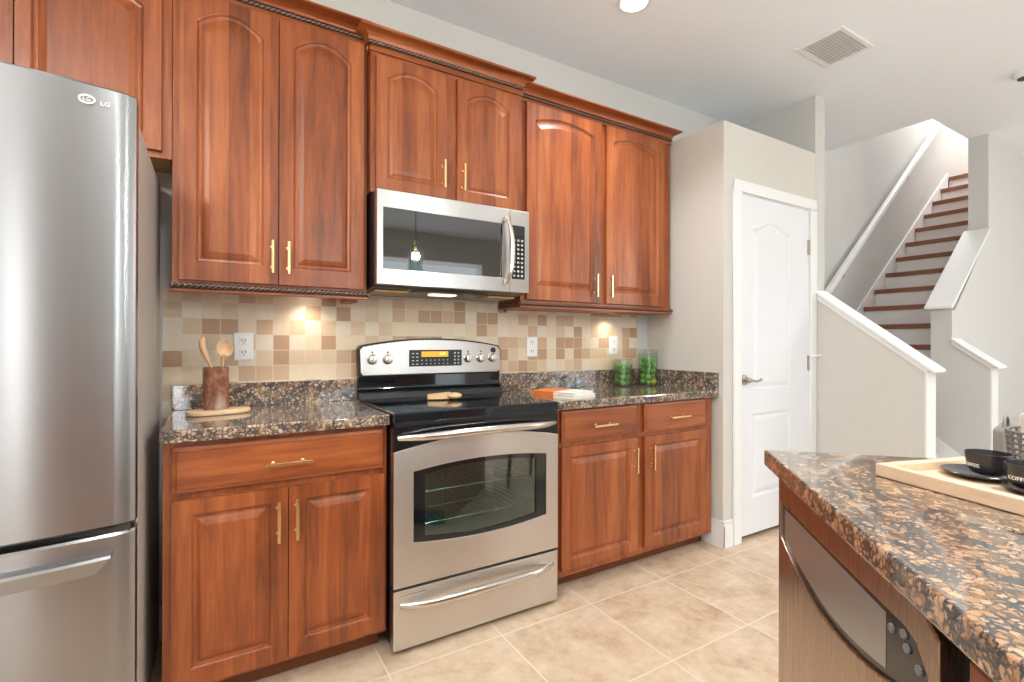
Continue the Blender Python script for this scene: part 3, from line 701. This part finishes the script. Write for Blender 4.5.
# ------------------------------------------------------------------ refrigerator
def make_fridge():
    t_ = thing('refrigerator', 'large stainless bottom-freezer refrigerator at the left edge', 'refrigerator', (-1.215, -.38, 0))
    xl, xr = -1.67, -.760
    MB().box(xl+.005, xr-.001, -.675, -.03, .03, 1.80).build('case', 'fridge_side', t_, bevel=.004)
    MB().box(xl+.01, xr-.008, -.69, -.675, .05, 1.79).build('gasket', 'dark_gasket', t_)
    yfn = lambda x: -.750-.055*(1-((x+1.215)/.455)**2)
    def convex(z0, z1, name):
        m = MB(); n = 40; loops = []
        prof = [(0, 0), ]
        zs_ = [(z0, .006), (z0+.006, 0), (z1-.006, 0), (z1, .006)]
        for z, ins in zs_:
            L = []
            for i in range(n+1):
                x = xl+(xr-xl)*i/n; u = min((x-xl), (xr-x)); rd = .012
                dy = rd-math.sqrt(max(rd*rd-(rd-u)**2, 0)) if u < rd else 0
                L.append((x, yfn(x)+dy+ins, z))
            L += [(xr, -.69, z), (xl, -.69, z)]
            loops.append(L)
        m.loft(loops); return m.build(name, 'stainless_fridge', t_, smooth=35)
    U_ = convex(.703, 1.853, 'door'); L_ = convex(.05, .686, 'freezer_drawer')
    MB().box(xl+.01, xr-.01, -.745, -.69, .684, .705).build('door_gap', 'dark_gasket', t_)
    # handle of the freezer: curved wedge bar following the front, bevelled end
    m = MB(); loops = []
    n = 28
    for i in range(n+1):
        x = -1.62+(.815)*i/n; y = yfn(x); e = min(1, (n-i)/2.0, i/2.0) if 0 else 1
        zt, zb = .640, .600
        if i == n: zt, zb = .640, .636
        loops.append([(x, y+.002, zt+.004), (x, y-.030, zt), (x, y-.036, zt-.006), (x, y-.030, zb), (x, y+.002, zb-.004)])
    m.loft(loops); m.build('handle', 'stainless_fridge', L_, smooth=30)
    # hinge cover
    MB().box(-.86, -.775, -.735, -.60, 1.80, 1.835).build('hinge', 'fridge_side', t_, bevel=.004)
    # badge
    cx_, cz = -.858, 1.8085
    o = []; i_ = []
    for a in range(32): an = a*PI/16; o.append((cx_+.0175*math.cos(an), cz+.0115*math.sin(an))); i_.append((cx_+.0135*math.cos(an), cz+.0080*math.sin(an)))
    yb_ = yfn(cx_)
    bd = MB().ring_prism(o, i_, yb_-.003, yb_+.004, 'y').build('emblem', 'white_plastic', U_)
    vs, fs = text_mesh('LG', .013); MB().add([(vx+cx_, yb_-.0015-vz, vy+cz) for vx, vy, vz in vs], fs).add([(vx*1.3-.822, yfn(-.822)-.002-vz, vy*1.3+1.8065) for vx, vy, vz in vs], fs).build('logo_letters', 'white_plastic', U_)
    for (x, y) in ((xl+.06, -.6), (xr-.06, -.6), (xl+.06, -.1), (xr-.06, -.1)): MB().lathe([(.02, 0), (.02, .04)], (x, y, 0), 12).build('leg', 'black_satin', t_)
make_fridge()

# ------------------------------------------------------------------ staircase
def make_stairs():
    t_ = thing('staircase', 'white staircase with dark wooden treads rising behind the half wall', 'staircase', (4.1, -.46, 0))
    X0, RUN, RISE, Z0 = 6.806, .2258, .1781, 3.136
    y0, y1 = -.851, -.0615
    for i in range(13):
        x = X0-RUN*i; z = Z0-RISE*i
        if i > 0: MB().box(x, x+RUN+.03, y0, y1-.014, z-.042, z).build('tread', 'tread_wood', t_, bevel=.004)
        else: MB().box(x, x+.035, y0, y1-.014, z-.042, z).build('tread', 'tread_wood', t_, bevel=.004)
        MB().box(x+.022, x+.034, y0, y1-.014, z-RISE, z-.042).build('riser', 'white_trim', t_)
    zl_ = Z0-RISE*13
    MB().box(XS+TH+.002, 4.14, -.377, y1, zl_-.032, zl_).build('landing', 'tread_wood', t_)
    yy = -.377
    for i in range(1, 4):
        z = zl_*(1-i/4)
        MB().box(XS+TH+.002, 4.022, yy-.2567, yy+.01, z-.042, z).build('tread', 'tread_wood', t_, bevel=.004)
        MB().box(XS+TH+.002, 4.022, yy-.012, yy, z, z+zl_/4-.032).build('riser', 'white_trim', t_)
        yy -= .2567
    MB().box(XS+TH+.002, 4.022, yy-.012, yy, 0, zl_/4-.032).build('riser', 'white_trim', t_)
    s = lambda x: 1.531+(x-4.71)*.790
    MB().prism([(4.0, s(4.0)), (6.80, s(6.80)), (6.80, s(6.80)-.42), (4.0, s(4.0)-.42)], y1-.013, y1, 'y').build('skirt_board', 'white_trim', t_)
    q = lambda y: .504+(y+.874)*.785
    MB().prism([(-.862, q(-.862)), (-1.18, q(-1.18)), (-1.18, 0), (-.862, 0)], 4.012, 4.0235, 'x').build('skirt_board', 'white_trim', t_)
    # handrail
    h = thing('handrail', 'white sloping handrail on the stair wall', 'handrail', (5.2, -.12, 2.7))
    r0 = lambda x: 1.66+(x-4.02)*.850
    MB().prism([(3.75, r0(3.75)), (6.9, r0(6.9)), (6.9, r0(6.9)-.062), (3.75, r0(3.75)-.062)], -.150, -.105, 'y').build('rail', 'white_trim', h, bevel=.008)
    for x in (4.3, 5.62, 6.6): MB().tube([(x, -.078, r0(x)-.12), (x, -.12, r0(x)-.11), (x, -.125, r0(x)-.07)], .008).build('bracket', 'nickel', h, smooth=40)
make_stairs()

# ------------------------------------------------------------------ ceiling fittings
t_ = thing('ceiling_vent', 'white louvred air vent in the ceiling', 'vent', (2.45, -.94, H))
MB().ring_prism([(2.275, -1.067), (2.625, -1.067), (2.625, -.815), (2.275, -.815)], [(2.30, -1.042), (2.60, -1.042), (2.60, -.84), (2.30, -.84)], H-.008, H, 'z').build('frame', 'white_trim', t_, bevel=.002)
MB().box(2.30, 2.60, -1.042, -.84, H-.002, H-.0005).build('backing', 'vent_grey', t_)
for i in range(12):
    y = -1.034+i*.0168
    MB().prism([(y, H-.010), (y+.0115, H-.003), (y+.0125, H-.004), (y+.001, H-.011)], 2.30, 2.60, 'x').build('louvre', 'white_trim', t_)
for i, (x, y) in enumerate(CANS):
    lab = 'round recessed ceiling light glowing above the wall cabinets' if i == 0 else 'added round recessed ceiling light outside the view'
    t_ = thing('recessed_and_added_light', lab, 'ceiling light', (x, y, H), 0, None if i == 0 else 'added recessed lights outside the view')
    MB().ring_prism([(.085*math.cos(a*PI/20), .085*math.sin(a*PI/20)) for a in range(40)], [(.066*math.cos(a*PI/20), .066*math.sin(a*PI/20)) for a in range(40)], -.006, 0, 'z').build('trim_ring', 'white_trim', t_, world=False)
    MB().lathe([(.066, -.003), (.066, -.0005)], (0, 0, 0), 32).build('diffuser', 'lamp_glow', t_, world=False)
t_ = thing('smoke_detector', 'small white ceiling detector at the right edge of the view', 'smoke detector', (3.74, -1.42, H))
MB().lathe([(.055, 0), (.055, -.02), (.045, -.035), (.0001, -.036)], (0, 0, 0), 28).build('housing', 'white_plastic', t_, world=False, smooth=40)
MB().lathe([(.035, -.0345), (.035, -.040), (.030, -.041)], (0, 0, 0), 24).build('sensor_ring', 'slot', t_, world=False)

# ------------------------------------------------------------------ things on the left counter
ZC = .914
t_ = thing('wooden_board', 'pale oval wooden board under the bark crock', 'board', (-.567, -.215, ZC))
pts = []
for a in range(40):
    an = a*PI/20; rx = .108+.006*math.cos(3*an); ry = .062+.005*math.sin(2*an+1); x = rx*math.cos(an); y = ry*math.sin(an)
    pts.append((x*math.cos(.12)-y*math.sin(.12), x*math.sin(.12)+y*math.cos(.12)))
MB().prism(pts, .0005, .018, 'z').build('slab', 'beech', t_, world=False, bevel=.005, seg=3)
t_ = thing('wooden_crock', 'cylindrical bark covered wooden utensil crock on an oval board', 'crock', (-.571, -.205, ZC+.0185))
cr = MB(); n = 36; loops = []
prof = [(.0415, 0), (.043, .01), (.042, .05), (.043, .10), (.0425, .155), (.041, .160), (.036, .160), (.035, .150), (.035, .02)]
for r, h in prof: loops.append([((r+.0012*math.sin(5*2*PI*i/n+h*60))*math.cos(2*PI*i/n), (r+.0012*math.sin(5*2*PI*i/n+h*60))*math.sin(2*PI*i/n), h) for i in range(n)])
cr.loft(loops); cr.build('vessel', 'bark', t_, world=False, smooth=35)
def spoon(name, label, base, lean, bowl_r, face, hl):
    """handle stands up in the crock from base, tip at lean offset; bowl at top"""
    t_ = thing(name, label, 'spoon', base, 0, None)
    L = Vector(lean); n = 10; pts = [L*(i/n) for i in range(n+1)]
    return t_, pts
sp = thing('wooden_spoon', 'pale wooden spoon showing its round bowl, right one in the crock', 'spoon', (-.556, -.2, ZC+.04))
MB().tube([(0, 0, 0), (.002, 0, .06), (.004, 0, .12), (.008, 0, .165), (.012, -.002, .185)], [.005, .005, .0055, .006, .009], 12, [.004]*5).build('handle', 'beech_vertical', sp, world=False, smooth=60)
bw = MB(); loops = []
for k, (rr, dd) in enumerate([(.001, .012), (.014, .011), (.024, .006), (.0285, .0), (.029, -.004), (.0265, -.004), (.020, .002), (.010, .006), (.001, .007)]):
    loops.append([(.014+rr*.98*math.cos(2*PI*i/28), dd, .212+rr*1.22*math.sin(2*PI*i/28)) for i in range(28)])
bw.loft(loops); bw.build('bowl', 'beech_vertical', sp, world=False, smooth=60)
sp = thing('wooden_spoon', 'wooden spoon seen edge on, leaning left in the bark crock', 'spoon', (-.583, -.2, ZC+.04))
MB().tube([(.010, 0, 0), (.006, 0, .06), (.002, 0, .115), (-.004, 0, .135), (-.014, 0, .165)], [.005, .0055, .006, .007, .0085], 12, [.004, .004, .004, .0045, .006]).build('handle', 'beech_vertical', sp, world=False, smooth=60)
MB().tube([(-.0135, 0, .163), (-.024, .001, .187), (-.032, .001, .212), (-.0345, .001, .234), (-.031, .001, .248), (-.028, .001, .253)], [.0085, .0105, .012, .0115, .008, .003], 16, [.008, .014, .018, .018, .012, .004], up=(0, 1, 0)).build('bowl', 'beech_vertical', sp, world=False, smooth=60)

# ------------------------------------------------------------------ wooden scoop on the cooktop
t_ = thing('wooden_scoop', 'short pale wooden scoop lying on the black cooktop', 'scoop', (.34, -.27, .9215))
sc_ = MB(); loops = []
for i in range(9):
    u = i/8; x = -.075+.105*u; wv = .016+.012*math.sin(PI*min(1, u*.9)); hh = .014+.008*u
    loops.append([(x, -wv, .006), (x, -wv*.7, .001), (x, wv*.7, .001), (x, wv, .006), (x, wv*.85, hh+.010), (x, 0, hh+.014), (x, -wv*.85, hh+.010)])
sc_.loft(loops); sc_.build('handle', 'beech', t_, world=False, smooth=50)
MB().sphere((.047, -.018, .018), .032, 20, 12, (1.15, .85, .48)).build('bowl', 'beech', t_, world=False, smooth=60)
t_.rotation_euler = (0, 0, R(-12))

# ------------------------------------------------------------------ books, glass, jars on the right counter
def book(label, loc, rz, L, W, T):
    t_ = thing('book', label, 'book', loc, rz, None)
    MB().box(-L/2, -L/2+L*.52, -W/2, W/2, 0, T).build('cover', 'orange_cover', t_, world=False, bevel=.001)
    MB().box(-L/2+L*.52, L/2, -W/2, W/2, T-.002, T).box(-L/2+L*.52, L/2, -W/2, W/2, 0, .002).build('cover_white', 'paper', t_, world=False)
    MB().box(-L/2+L*.52, L/2-.003, -W/2+.003, W/2-.003, .002, T-.002).build('pages', 'off_white', t_, world=False)
book('orange and white book, lower of the two beside the range', (.966, -.367, ZC+.0005), R(-73.5), .262, .19, .015)
book('orange and white book, upper of the two beside the range', (.962, -.362, ZC+.016), R(-71.5), .255, .185, .012)
t_ = thing('cut_glass', 'small pale blue cut glass tumbler behind the books', 'glass', (1.270, -.10, ZC+.0005))
gl = MB(); n = 16; loops = []
for k, (r, h) in enumerate([(.019, 0), (.022, .008), (.021, .025), (.024, .035), (.022, .05), (.024, .066), (.021, .066), (.019, .045), (.018, .012)]):
    loops.append([((r+(.0015 if (i+k) % 2 else -.001))*math.cos(2*PI*i/n), (r+(.0015 if (i+k) % 2 else -.001))*math.sin(2*PI*i/n), h) for i in range(n)])
gl.loft(loops); gl.build('tumbler', 'blue_glass', t_, world=False)

lime0 = None
def lime(loc, jar_label, grp, rot, s=1, mat='lime_skin'):
    global lime0
    if lime0 is None or mat != 'lime_skin':
        m = MB(); prof = [(.0001, -.027), (.004, -.026), (.011, -.0225), (.0195, -.015), (.0235, -.005), (.0240, .003), (.0205, .012), (.013, .020), (.005, .0235), (.0025, .026), (.0001, .027)]
        m.lathe(prof, (0, 0, 0), 18); o = m.build('lime' if mat == 'lime_skin' else 'lemon', mat, None, smooth=60)
        if mat == 'lime_skin': lime0 = o
    else: o = lime0.copy(); COL.objects.link(o)
    o.location = loc; o.rotation_euler = rot; o.scale = (s, s, s)
    tag(o, jar_label, 'lime' if mat == 'lime_skin' else 'lemon', grp)
def jar(label, x, y, hgt, r, rows, lab_lime, grp, lemon=False):
    t_ = thing('glass_jar', label, 'jar', (x, y, ZC+.0005))
    m = MB(); hw = r; c = .014
    def sq(h_, w_):
        L = []
        for sx, sy, a0 in ((1, 1, 0), (-1, 1, 90), (-1, -1, 180), (1, -1, 270)):
            for k in range(5): an = R(a0+k*22.5); L.append((sx*(w_-c)+c*math.cos(an), sy*(w_-c)+c*math.sin(an), h_))
        return L
    m.loft([sq(0, hw-.003), sq(.004, hw), (sq(hgt, hw)), sq(hgt, hw-.003), sq(.006, hw-.003)])
    m.build('jar_body', 'jar_glass', t_, world=False, smooth=40)
    m = MB(); m.loft([sq(hgt+.0005, hw+.001), sq(hgt+.018, hw+.001), sq(hgt+.022, hw-.006)]); m.build('jar_lid', 'jar_glass', t_, world=False, smooth=40)
    MB().ring_prism([(p[0], p[1]) for p in sq(0, hw+.002)], [(p[0], p[1]) for p in sq(0, hw-.002)], hgt+.001, hgt+.006, 'z').build('lid_rim', 'handle_steel', t_, world=False)
    k = 0
    q = .0215
    for i in range(rows):
        z = ZC+.027+i*.0345
        for (dx, dy) in ((-1, -1), (1, -1), (-1, 1), (1, 1)):
            j = random.uniform(-.0015, .0015)
            off = .004 if i % 2 else -.004
            rot = (PI/2+random.uniform(-.25, .25), random.uniform(-.3, .3), random.uniform(-.2, .2)+(PI/2 if (i+k) % 2 else 0)*0)
            if lemon and i == 0 and (dx, dy) == (1, -1):
                lime((x+q*dx, y+q*dy, z+.002), 'single yellow lemon at the bottom of the taller jar', None, (PI/2, 0, 0), .9, 'lemon_skin')
            else: lime((x+q*dx+j, y+q*dy*.95, z+random.uniform(-.002, .002)+(dy*.002)), lab_lime, grp, rot, random.uniform(.71, .75))
            k += 1
jar('shorter square glass jar full of limes, left of the taller jar', 1.617, -.110, .150, .048, 4, 'green lime inside the shorter square jar', 'limes in the shorter jar')
jar('taller square glass jar of limes with one lemon, near the corner', 1.785, -.165, .210, .048, 5, 'green lime inside the taller square jar', 'limes in the taller jar', True)

# ------------------------------------------------------------------ island
IA = Vector((.644, -1.653, 0)); IR = R(-135)
MI = Matrix.Translation(IA) @ Matrix.Rotation(IR, 4, 'Z')      # local x runs along the dishwasher front, local y to the back
def ithing(name, label, cat, u, v, z, rz=0, group=None):
    p = MI @ Vector((u, v, z)); t_ = thing(name, label, cat, tuple(p), IR+rz, group); t_['_u'] = 0; del t_['_u']
    return t_
def IB(mb, name, mat, root, u, v, z, **kw):                      # build geometry given in island coordinates under root placed at u,v,z (no own rotation)
    mb.v = [(p[0]-u, p[1]-v, p[2]-z) for p in mb.v]
    return mb.build(name, mat, root, world=False, **kw)
def island():
    c = (1.1, .5, 0); t_ = ithing('island_cabinet', 'cherry island cabinet under the angled granite top', 'cabinet', *c)
    IB(MB().box(.0, .012, .08, .96, .0, .873).box(.742, 2.15, .06, .96, .09, .873).box(.012, .742, .66, .96, .09, .873), 'body', 'cherry_vertical', t_, *c)
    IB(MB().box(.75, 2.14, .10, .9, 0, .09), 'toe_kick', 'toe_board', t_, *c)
    IB(MB().box(.742, .80, .045, .06, .09, .873).box(.80, 2.15, .040, .06, .845, .873), 'face_frame', 'cherry_vertical', t_, *c, bevel=.001)
    for a, b in ((.765, 1.21), (1.215, 1.66), (1.665, 2.11)):
        m = MB(); m.box(a, b, .022, .040, .70, .853); IB(m, 'drawer', 'cherry_horizontal', t_, *c, bevel=.004)
        m = MB(); m.box(a, b, .022, .040, .11, .685); IB(m, 'door', 'cherry_vertical', t_, *c, bevel=.004)
    c = (1.1, .5, .874); t_ = ithing('countertop', 'polished brown granite island top in the right foreground', 'countertop', *c)
    IB(MB().box(-.003, 2.2, -.002, 1.05, .874, .915), 'slab', 'granite_island', t_, *c, bevel=.006, seg=3)
    # dishwasher
    c = (.36, .3, 0); t_ = ithing('dishwasher', 'stainless dishwasher with a curved control recess in the island', 'dishwasher', *c)
    IB(MB().box(.016, .738, .058, .60, .09, .868), 'body', 'dark_void', t_, *c)
    IB(MB().box(.02, .735, .11, .14, 0, .09), 'toe_panel', 'black_satin', t_, *c)
    y0, y1 = .032, .075; xa, xb, zb, zt = -.002, .692, .11, .846
    xa = .004
    n = 24
    top = lambda x: .785+.022*((x-.02)/.66)**1.2 if x > .02 else .785
    ua, ub = xa+.012, .668
    lens_b, lens_t = [], []
    for i in range(n+1):
        u = i/n; x = ua+(ub-ua)*u
        bz = .722-.072*math.sin(PI*min(1, u*1.0))**.8 if 0 else .655+.085*abs(2*u-.85)**2.0/(1.15**2)
        lens_b.append((x, bz)); e_ = (1-u)*(ub-ua)
        tz = .786+.020*u
        if e_ < .05: tz -= .035*(1-e_/.05)**2
        lens_t.append((x, tz))
    inner = lens_b+lens_t[::-1]
    outer = [(xa+(xb-xa)*i/n, zb) for i in range(n+1)]+[(xb-(xb-xa)*i/n, zt-(.016*(1-i/1.0)**2 if i < 1 else 0)) for i in range(n+1)]
    D = IB(MB().ring_prism(outer, inner, y0, y1, 'y'), 'door', 'stainless_dw', t_, *c, bevel=.003, seg=3)
    IB(MB().prism(inner, y0+.007, y0+.011, 'y'), 'control_panel', 'dw_glass', D, *c)
    cxm, czm = (ua+ub)/2, .735
    sh = [(cxm+(p[0]-cxm)*.94, czm+(p[1]-czm)*.80) for p in inner if p[0] < .56]
    IB(MB().prism(sh, y0+.0062, y0+.0072, 'y'), 'window_reflection', 'dw_reflection', D, *c)  # grey reflection on the control window, put into the colour
    for (x, z) in ((.565, .776), (.598, .786), (.607, .771), (.637, .760)):
        m = MB(); m.lathe([(.0065, y0+.007), (.0065, y0+.004), (.005, y0+.003)], (x, 0, z), 16, 'y'); IB(m, 'button', 'basket_grey', D, *c)
    lb = MB().prism([(.560, .712), (.560, .625), (.640, .625), (.640, .716)], y0-.0012, y0-.0002, 'y')
    lb = MB().box(.562, .632, y0-.0012, y0-.0002, .60, .688); IB(lb, 'paper_label', 'paper', D, *c)
    m = MB()
    for k in range(4): m.box(.575, .60+.006*(k % 2), y0-.0018, y0-.0012, .612+k*.02, .617+k*.02)
    IB(m, 'label_print', 'slot', D, *c)
island()
# tray: corner at island (.214,.161), turned 28 degrees
TA = R(28); e1 = Vector((math.cos(TA), math.sin(TA))); e2 = Vector((-math.sin(TA), math.cos(TA)))
t_ = ithing('serving_tray', 'light wooden serving tray holding the black coffee mugs', 'tray', .214, .161, ZC+.0016, TA)
TL, TW, rh_ = .50, .27, .026
MB().box(.018, TL-.018, .018, TW-.018, .0, .008).build('tray_base', 'tray_wood', t_, world=False)
MB().ring_prism([(0, 0), (TL, 0), (TL, TW), (0, TW)], [(.02, .02), (TL-.02, .02), (TL-.02, TW-.02), (.02, TW-.02)], 0, rh_, 'z').build('tray_rim', 'tray_wood', t_, world=False, bevel=.002)
def mug(u, v, label, slabel, su, sv, sr, rot, text_rot):
    s_ = ithing('saucer', slabel, 'saucer', su, sv, ZC+.0104)
    MB().lathe([(.0001, .0), (sr*.55, .0), (sr*.95, .008), (sr, .011), (sr*.98, .012), (sr*.6, .006), (.0001, .0055)], (0, 0, 0), 40).build('dish', 'plate_dark', s_, world=False, smooth=40)
    t_ = ithing('coffee_mug', label, 'mug', u, v, ZC+.0196, rot)
    prof = [(.0001, 0), (.020, 0), (.0255, .003), (.0305, .011), (.0335, .024), (.0355, .042), (.0340, .0425), (.0320, .026), (.028, .012), (.020, .006), (.0001, .005)]
    MB().lathe(prof, (0, 0, 0), 40).build('cup', 'mug_black', t_, world=False, smooth=40)
    MB().tube([(.033, 0, .037), (.046, 0, .039), (.054, 0, .032), (.054, 0, .021), (.046, 0, .012), (.031, 0, .013)], .0035, 10, .006).build('handle', 'mug_black', t_, world=False, smooth=60)
    vs, fs = text_mesh('COFFEE', .0100, .0005); m = MB(); pts = []
    for vx, vy, vz in vs:
        z = .018+vy; rr = .0324+(z-.018)*.18+.0006+vz; an = text_rot+vx/.0325
        pts.append((rr*math.cos(an), rr*math.sin(an), z))
    m.add(pts, fs).build('lettering', 'mug_letter', t_, world=False)
# direction from the mugs to the camera in island coords: camera at (1.40,-.327)
def camdir(u, v): return math.atan2(-.327-v, 1.40-u)
cd = camdir(.223, .352)
mug(.223, .352, 'black coffee mug on the left side of the tray', 'dark saucer under the left coffee mug', .212, .345, .060, cd+R(38), -R(38)-R(52))
cd = camdir(.319, .361)
mug(.319, .361, 'black coffee mug cut by the right edge of the view', 'dark saucer under the right coffee mug', .323, .374, .052, cd+R(120), -R(120)-R(30))

# basket with papers
bu, bv = .065, .570
t_ = ithing('wicker_basket', 'grey open-weave basket behind the coffee mugs', 'basket', bu, bv, ZC+.0005)
m = MB(); rb = .075
for k in range(7):
    z = .006+k*.0125; r = rb+.006*k/6; m.tube([(r*math.cos(a*PI/20), r*math.sin(a*PI/20), z) for a in range(41)], .0028, 6)
for a in range(26):
    an = 2*PI*a/26; m.tube([(rb*math.cos(an), rb*math.sin(an), .002), ((rb+.006)*math.cos(an+.12), (rb+.006)*math.sin(an+.12), .083)], .0026, 6)
m.lathe([(.0001, .001), (rb, .001), (rb, .004)], (0, 0, 0), 30)
m.build('weave', 'basket_grey', t_, world=False)
for s_ in (0, PI):
    an = s_+.9; c_ = Vector(((rb+.006)*math.cos(an), (rb+.006)*math.sin(an), .083)); tg = Vector((-math.sin(an), math.cos(an), 0))
    MB().tube([c_+tg*.025*math.cos(q*PI/10)+Vector((0, 0, .026*math.sin(q*PI/10))) for q in range(11)], .003, 8).build('handle', 'basket_grey', t_, world=False, smooth=60)
t_ = ithing('napkin_stack', 'cream napkins standing in the grey basket', 'napkins', bu, bv, ZC+.006)
m = MB()
for k in range(6): m.box(-.045, .020, -.040+k*.007, -.035+k*.007, .0, .112+.004*(k % 3))
m.build('napkins', 'off_white', t_, world=False, bevel=.002)
t_ = ithing('wooden_sign', 'brown wood framed block standing in the grey basket', 'sign', .048, .600, ZC+.006, R(20))
MB().ring_prism([(-.03, 0), (.03, 0), (.03, .15), (-.03, .15)], [(-.02, .012), (.02, .012), (.02, .138), (-.02, .138)], -.012, .012, 'y').build('frame', 'brown_frame', t_, world=False, bevel=.002)
MB().box(-.02, .02, -.006, .008, .012, .138).build('board', 'beech', t_, world=False)
# pendant over the island (the first mirrors in the microwave window; the second is added)
for i, (x, y, lab) in enumerate(((.90, -2.36, 'glass jar pendant lamp over the island, nearer the range'), (.35, -2.98, 'added glass jar pendant, unseen, over the far end of the island'))):
    t_ = thing('pendant_and_added_lamp', lab, 'pendant lamp', (x, y, H))
    MB().lathe([(.05, 0), (.05, -.02), (.0001, -.022)], (0, 0, 0), 24).build('canopy', 'black_satin', t_, world=False, smooth=40)
    MB().tube([(0, 0, -.02), (0, 0, -.84)], .003, 8).build('cord', 'black_satin', t_, world=False)
    MB().lathe([(.018, -.82), (.022, -.90), (.014, -.905)], (0, 0, 0), 20).build('socket', 'brass', t_, world=False, smooth=40)
    MB().lathe([(.03, -.86), (.055, -.89), (.06, -.93), (.06, -1.07), (.055, -1.09), (.053, -1.09), (.057, -1.07), (.057, -.93), (.052, -.895), (.028, -.863)], (0, 0, 0), 32, cap=False).build('lamp_shade', 'jar_glass', t_, world=False, smooth=40)
    MB().sphere((0, 0, -.955), .02, 14, 10, (1, 1, 1.6)).build('bulb', 'bulb_glow', t_, world=False, smooth=60)
t_ = thing('added_drum_lamp', 'added white drum lamp, unseen, over the living area', 'ceiling lamp', (LIVING_FILL[0], LIVING_FILL[1], H))  # drum housing around the added living fill lamp
MB().tube([(0, 0, 0), (0, 0, -.55)], .006, 8).build('rod', 'nickel', t_, world=False)
MB().lathe([(.26, -.62), (.26, -.86), (.255, -.86), (.255, -.62)], (0, 0, 0), 36, cap=False).build('lamp_shade', 'shade_cloth', t_, world=False, smooth=40)
MB().box(-.25, .25, -.006, .006, -.56, -.55).box(-.006, .006, -.25, .25, -.56, -.55).build('spider', 'nickel', t_, world=False)
for (x, y, lab) in ((-1.6, -2.5, 'added short drum lamp, unseen, beside the left wall'),):
  t_ = thing('added_drum_lamp', lab, 'ceiling lamp', (x, y, H))  # drum housing around the added left fill lamp
  MB().lathe([(.20, -.30), (.20, -.52), (.195, -.52), (.195, -.30)], (0, 0, 0), 36, cap=False).build('lamp_shade', 'shade_cloth', t_, world=False, smooth=40)
  MB().tube([(0, 0, 0), (0, 0, -.3)], .006, 8).box(-.2, .2, -.006, .006, -.306, -.296).build('rod', 'nickel', t_, world=False)
# dining chair beyond the island
t_ = thing('dining_chair', 'grey upholstered dining chair with a rounded back beyond the island', 'chair', (1.76, -2.14, 0), R(-31))
def chair():
    out = [(-.22, .50), (.22, .50)]
    for i in range(13):
        u = 1-i/12; t2 = 2*u-1; out.append((.22*t2, .90+.05*(1-t2**4)))
    MB().prism(out, .20, .26, 'y').build('backrest', 'chair_grey', t_, world=False, bevel=.015, seg=3)
    MB().box(-.23, .23, -.22, .22, .40, .49).build('seat', 'chair_grey', t_, world=False, bevel=.02, seg=3)
    for sx in (-1, 1):
        for sy in (-1, 1): MB().tube([(sx*.20, sy*.19, .40), (sx*.21, sy*.21, 0)], [.02, .013], 10).build('leg', 'brown_frame', t_, world=False, smooth=60)
chair()
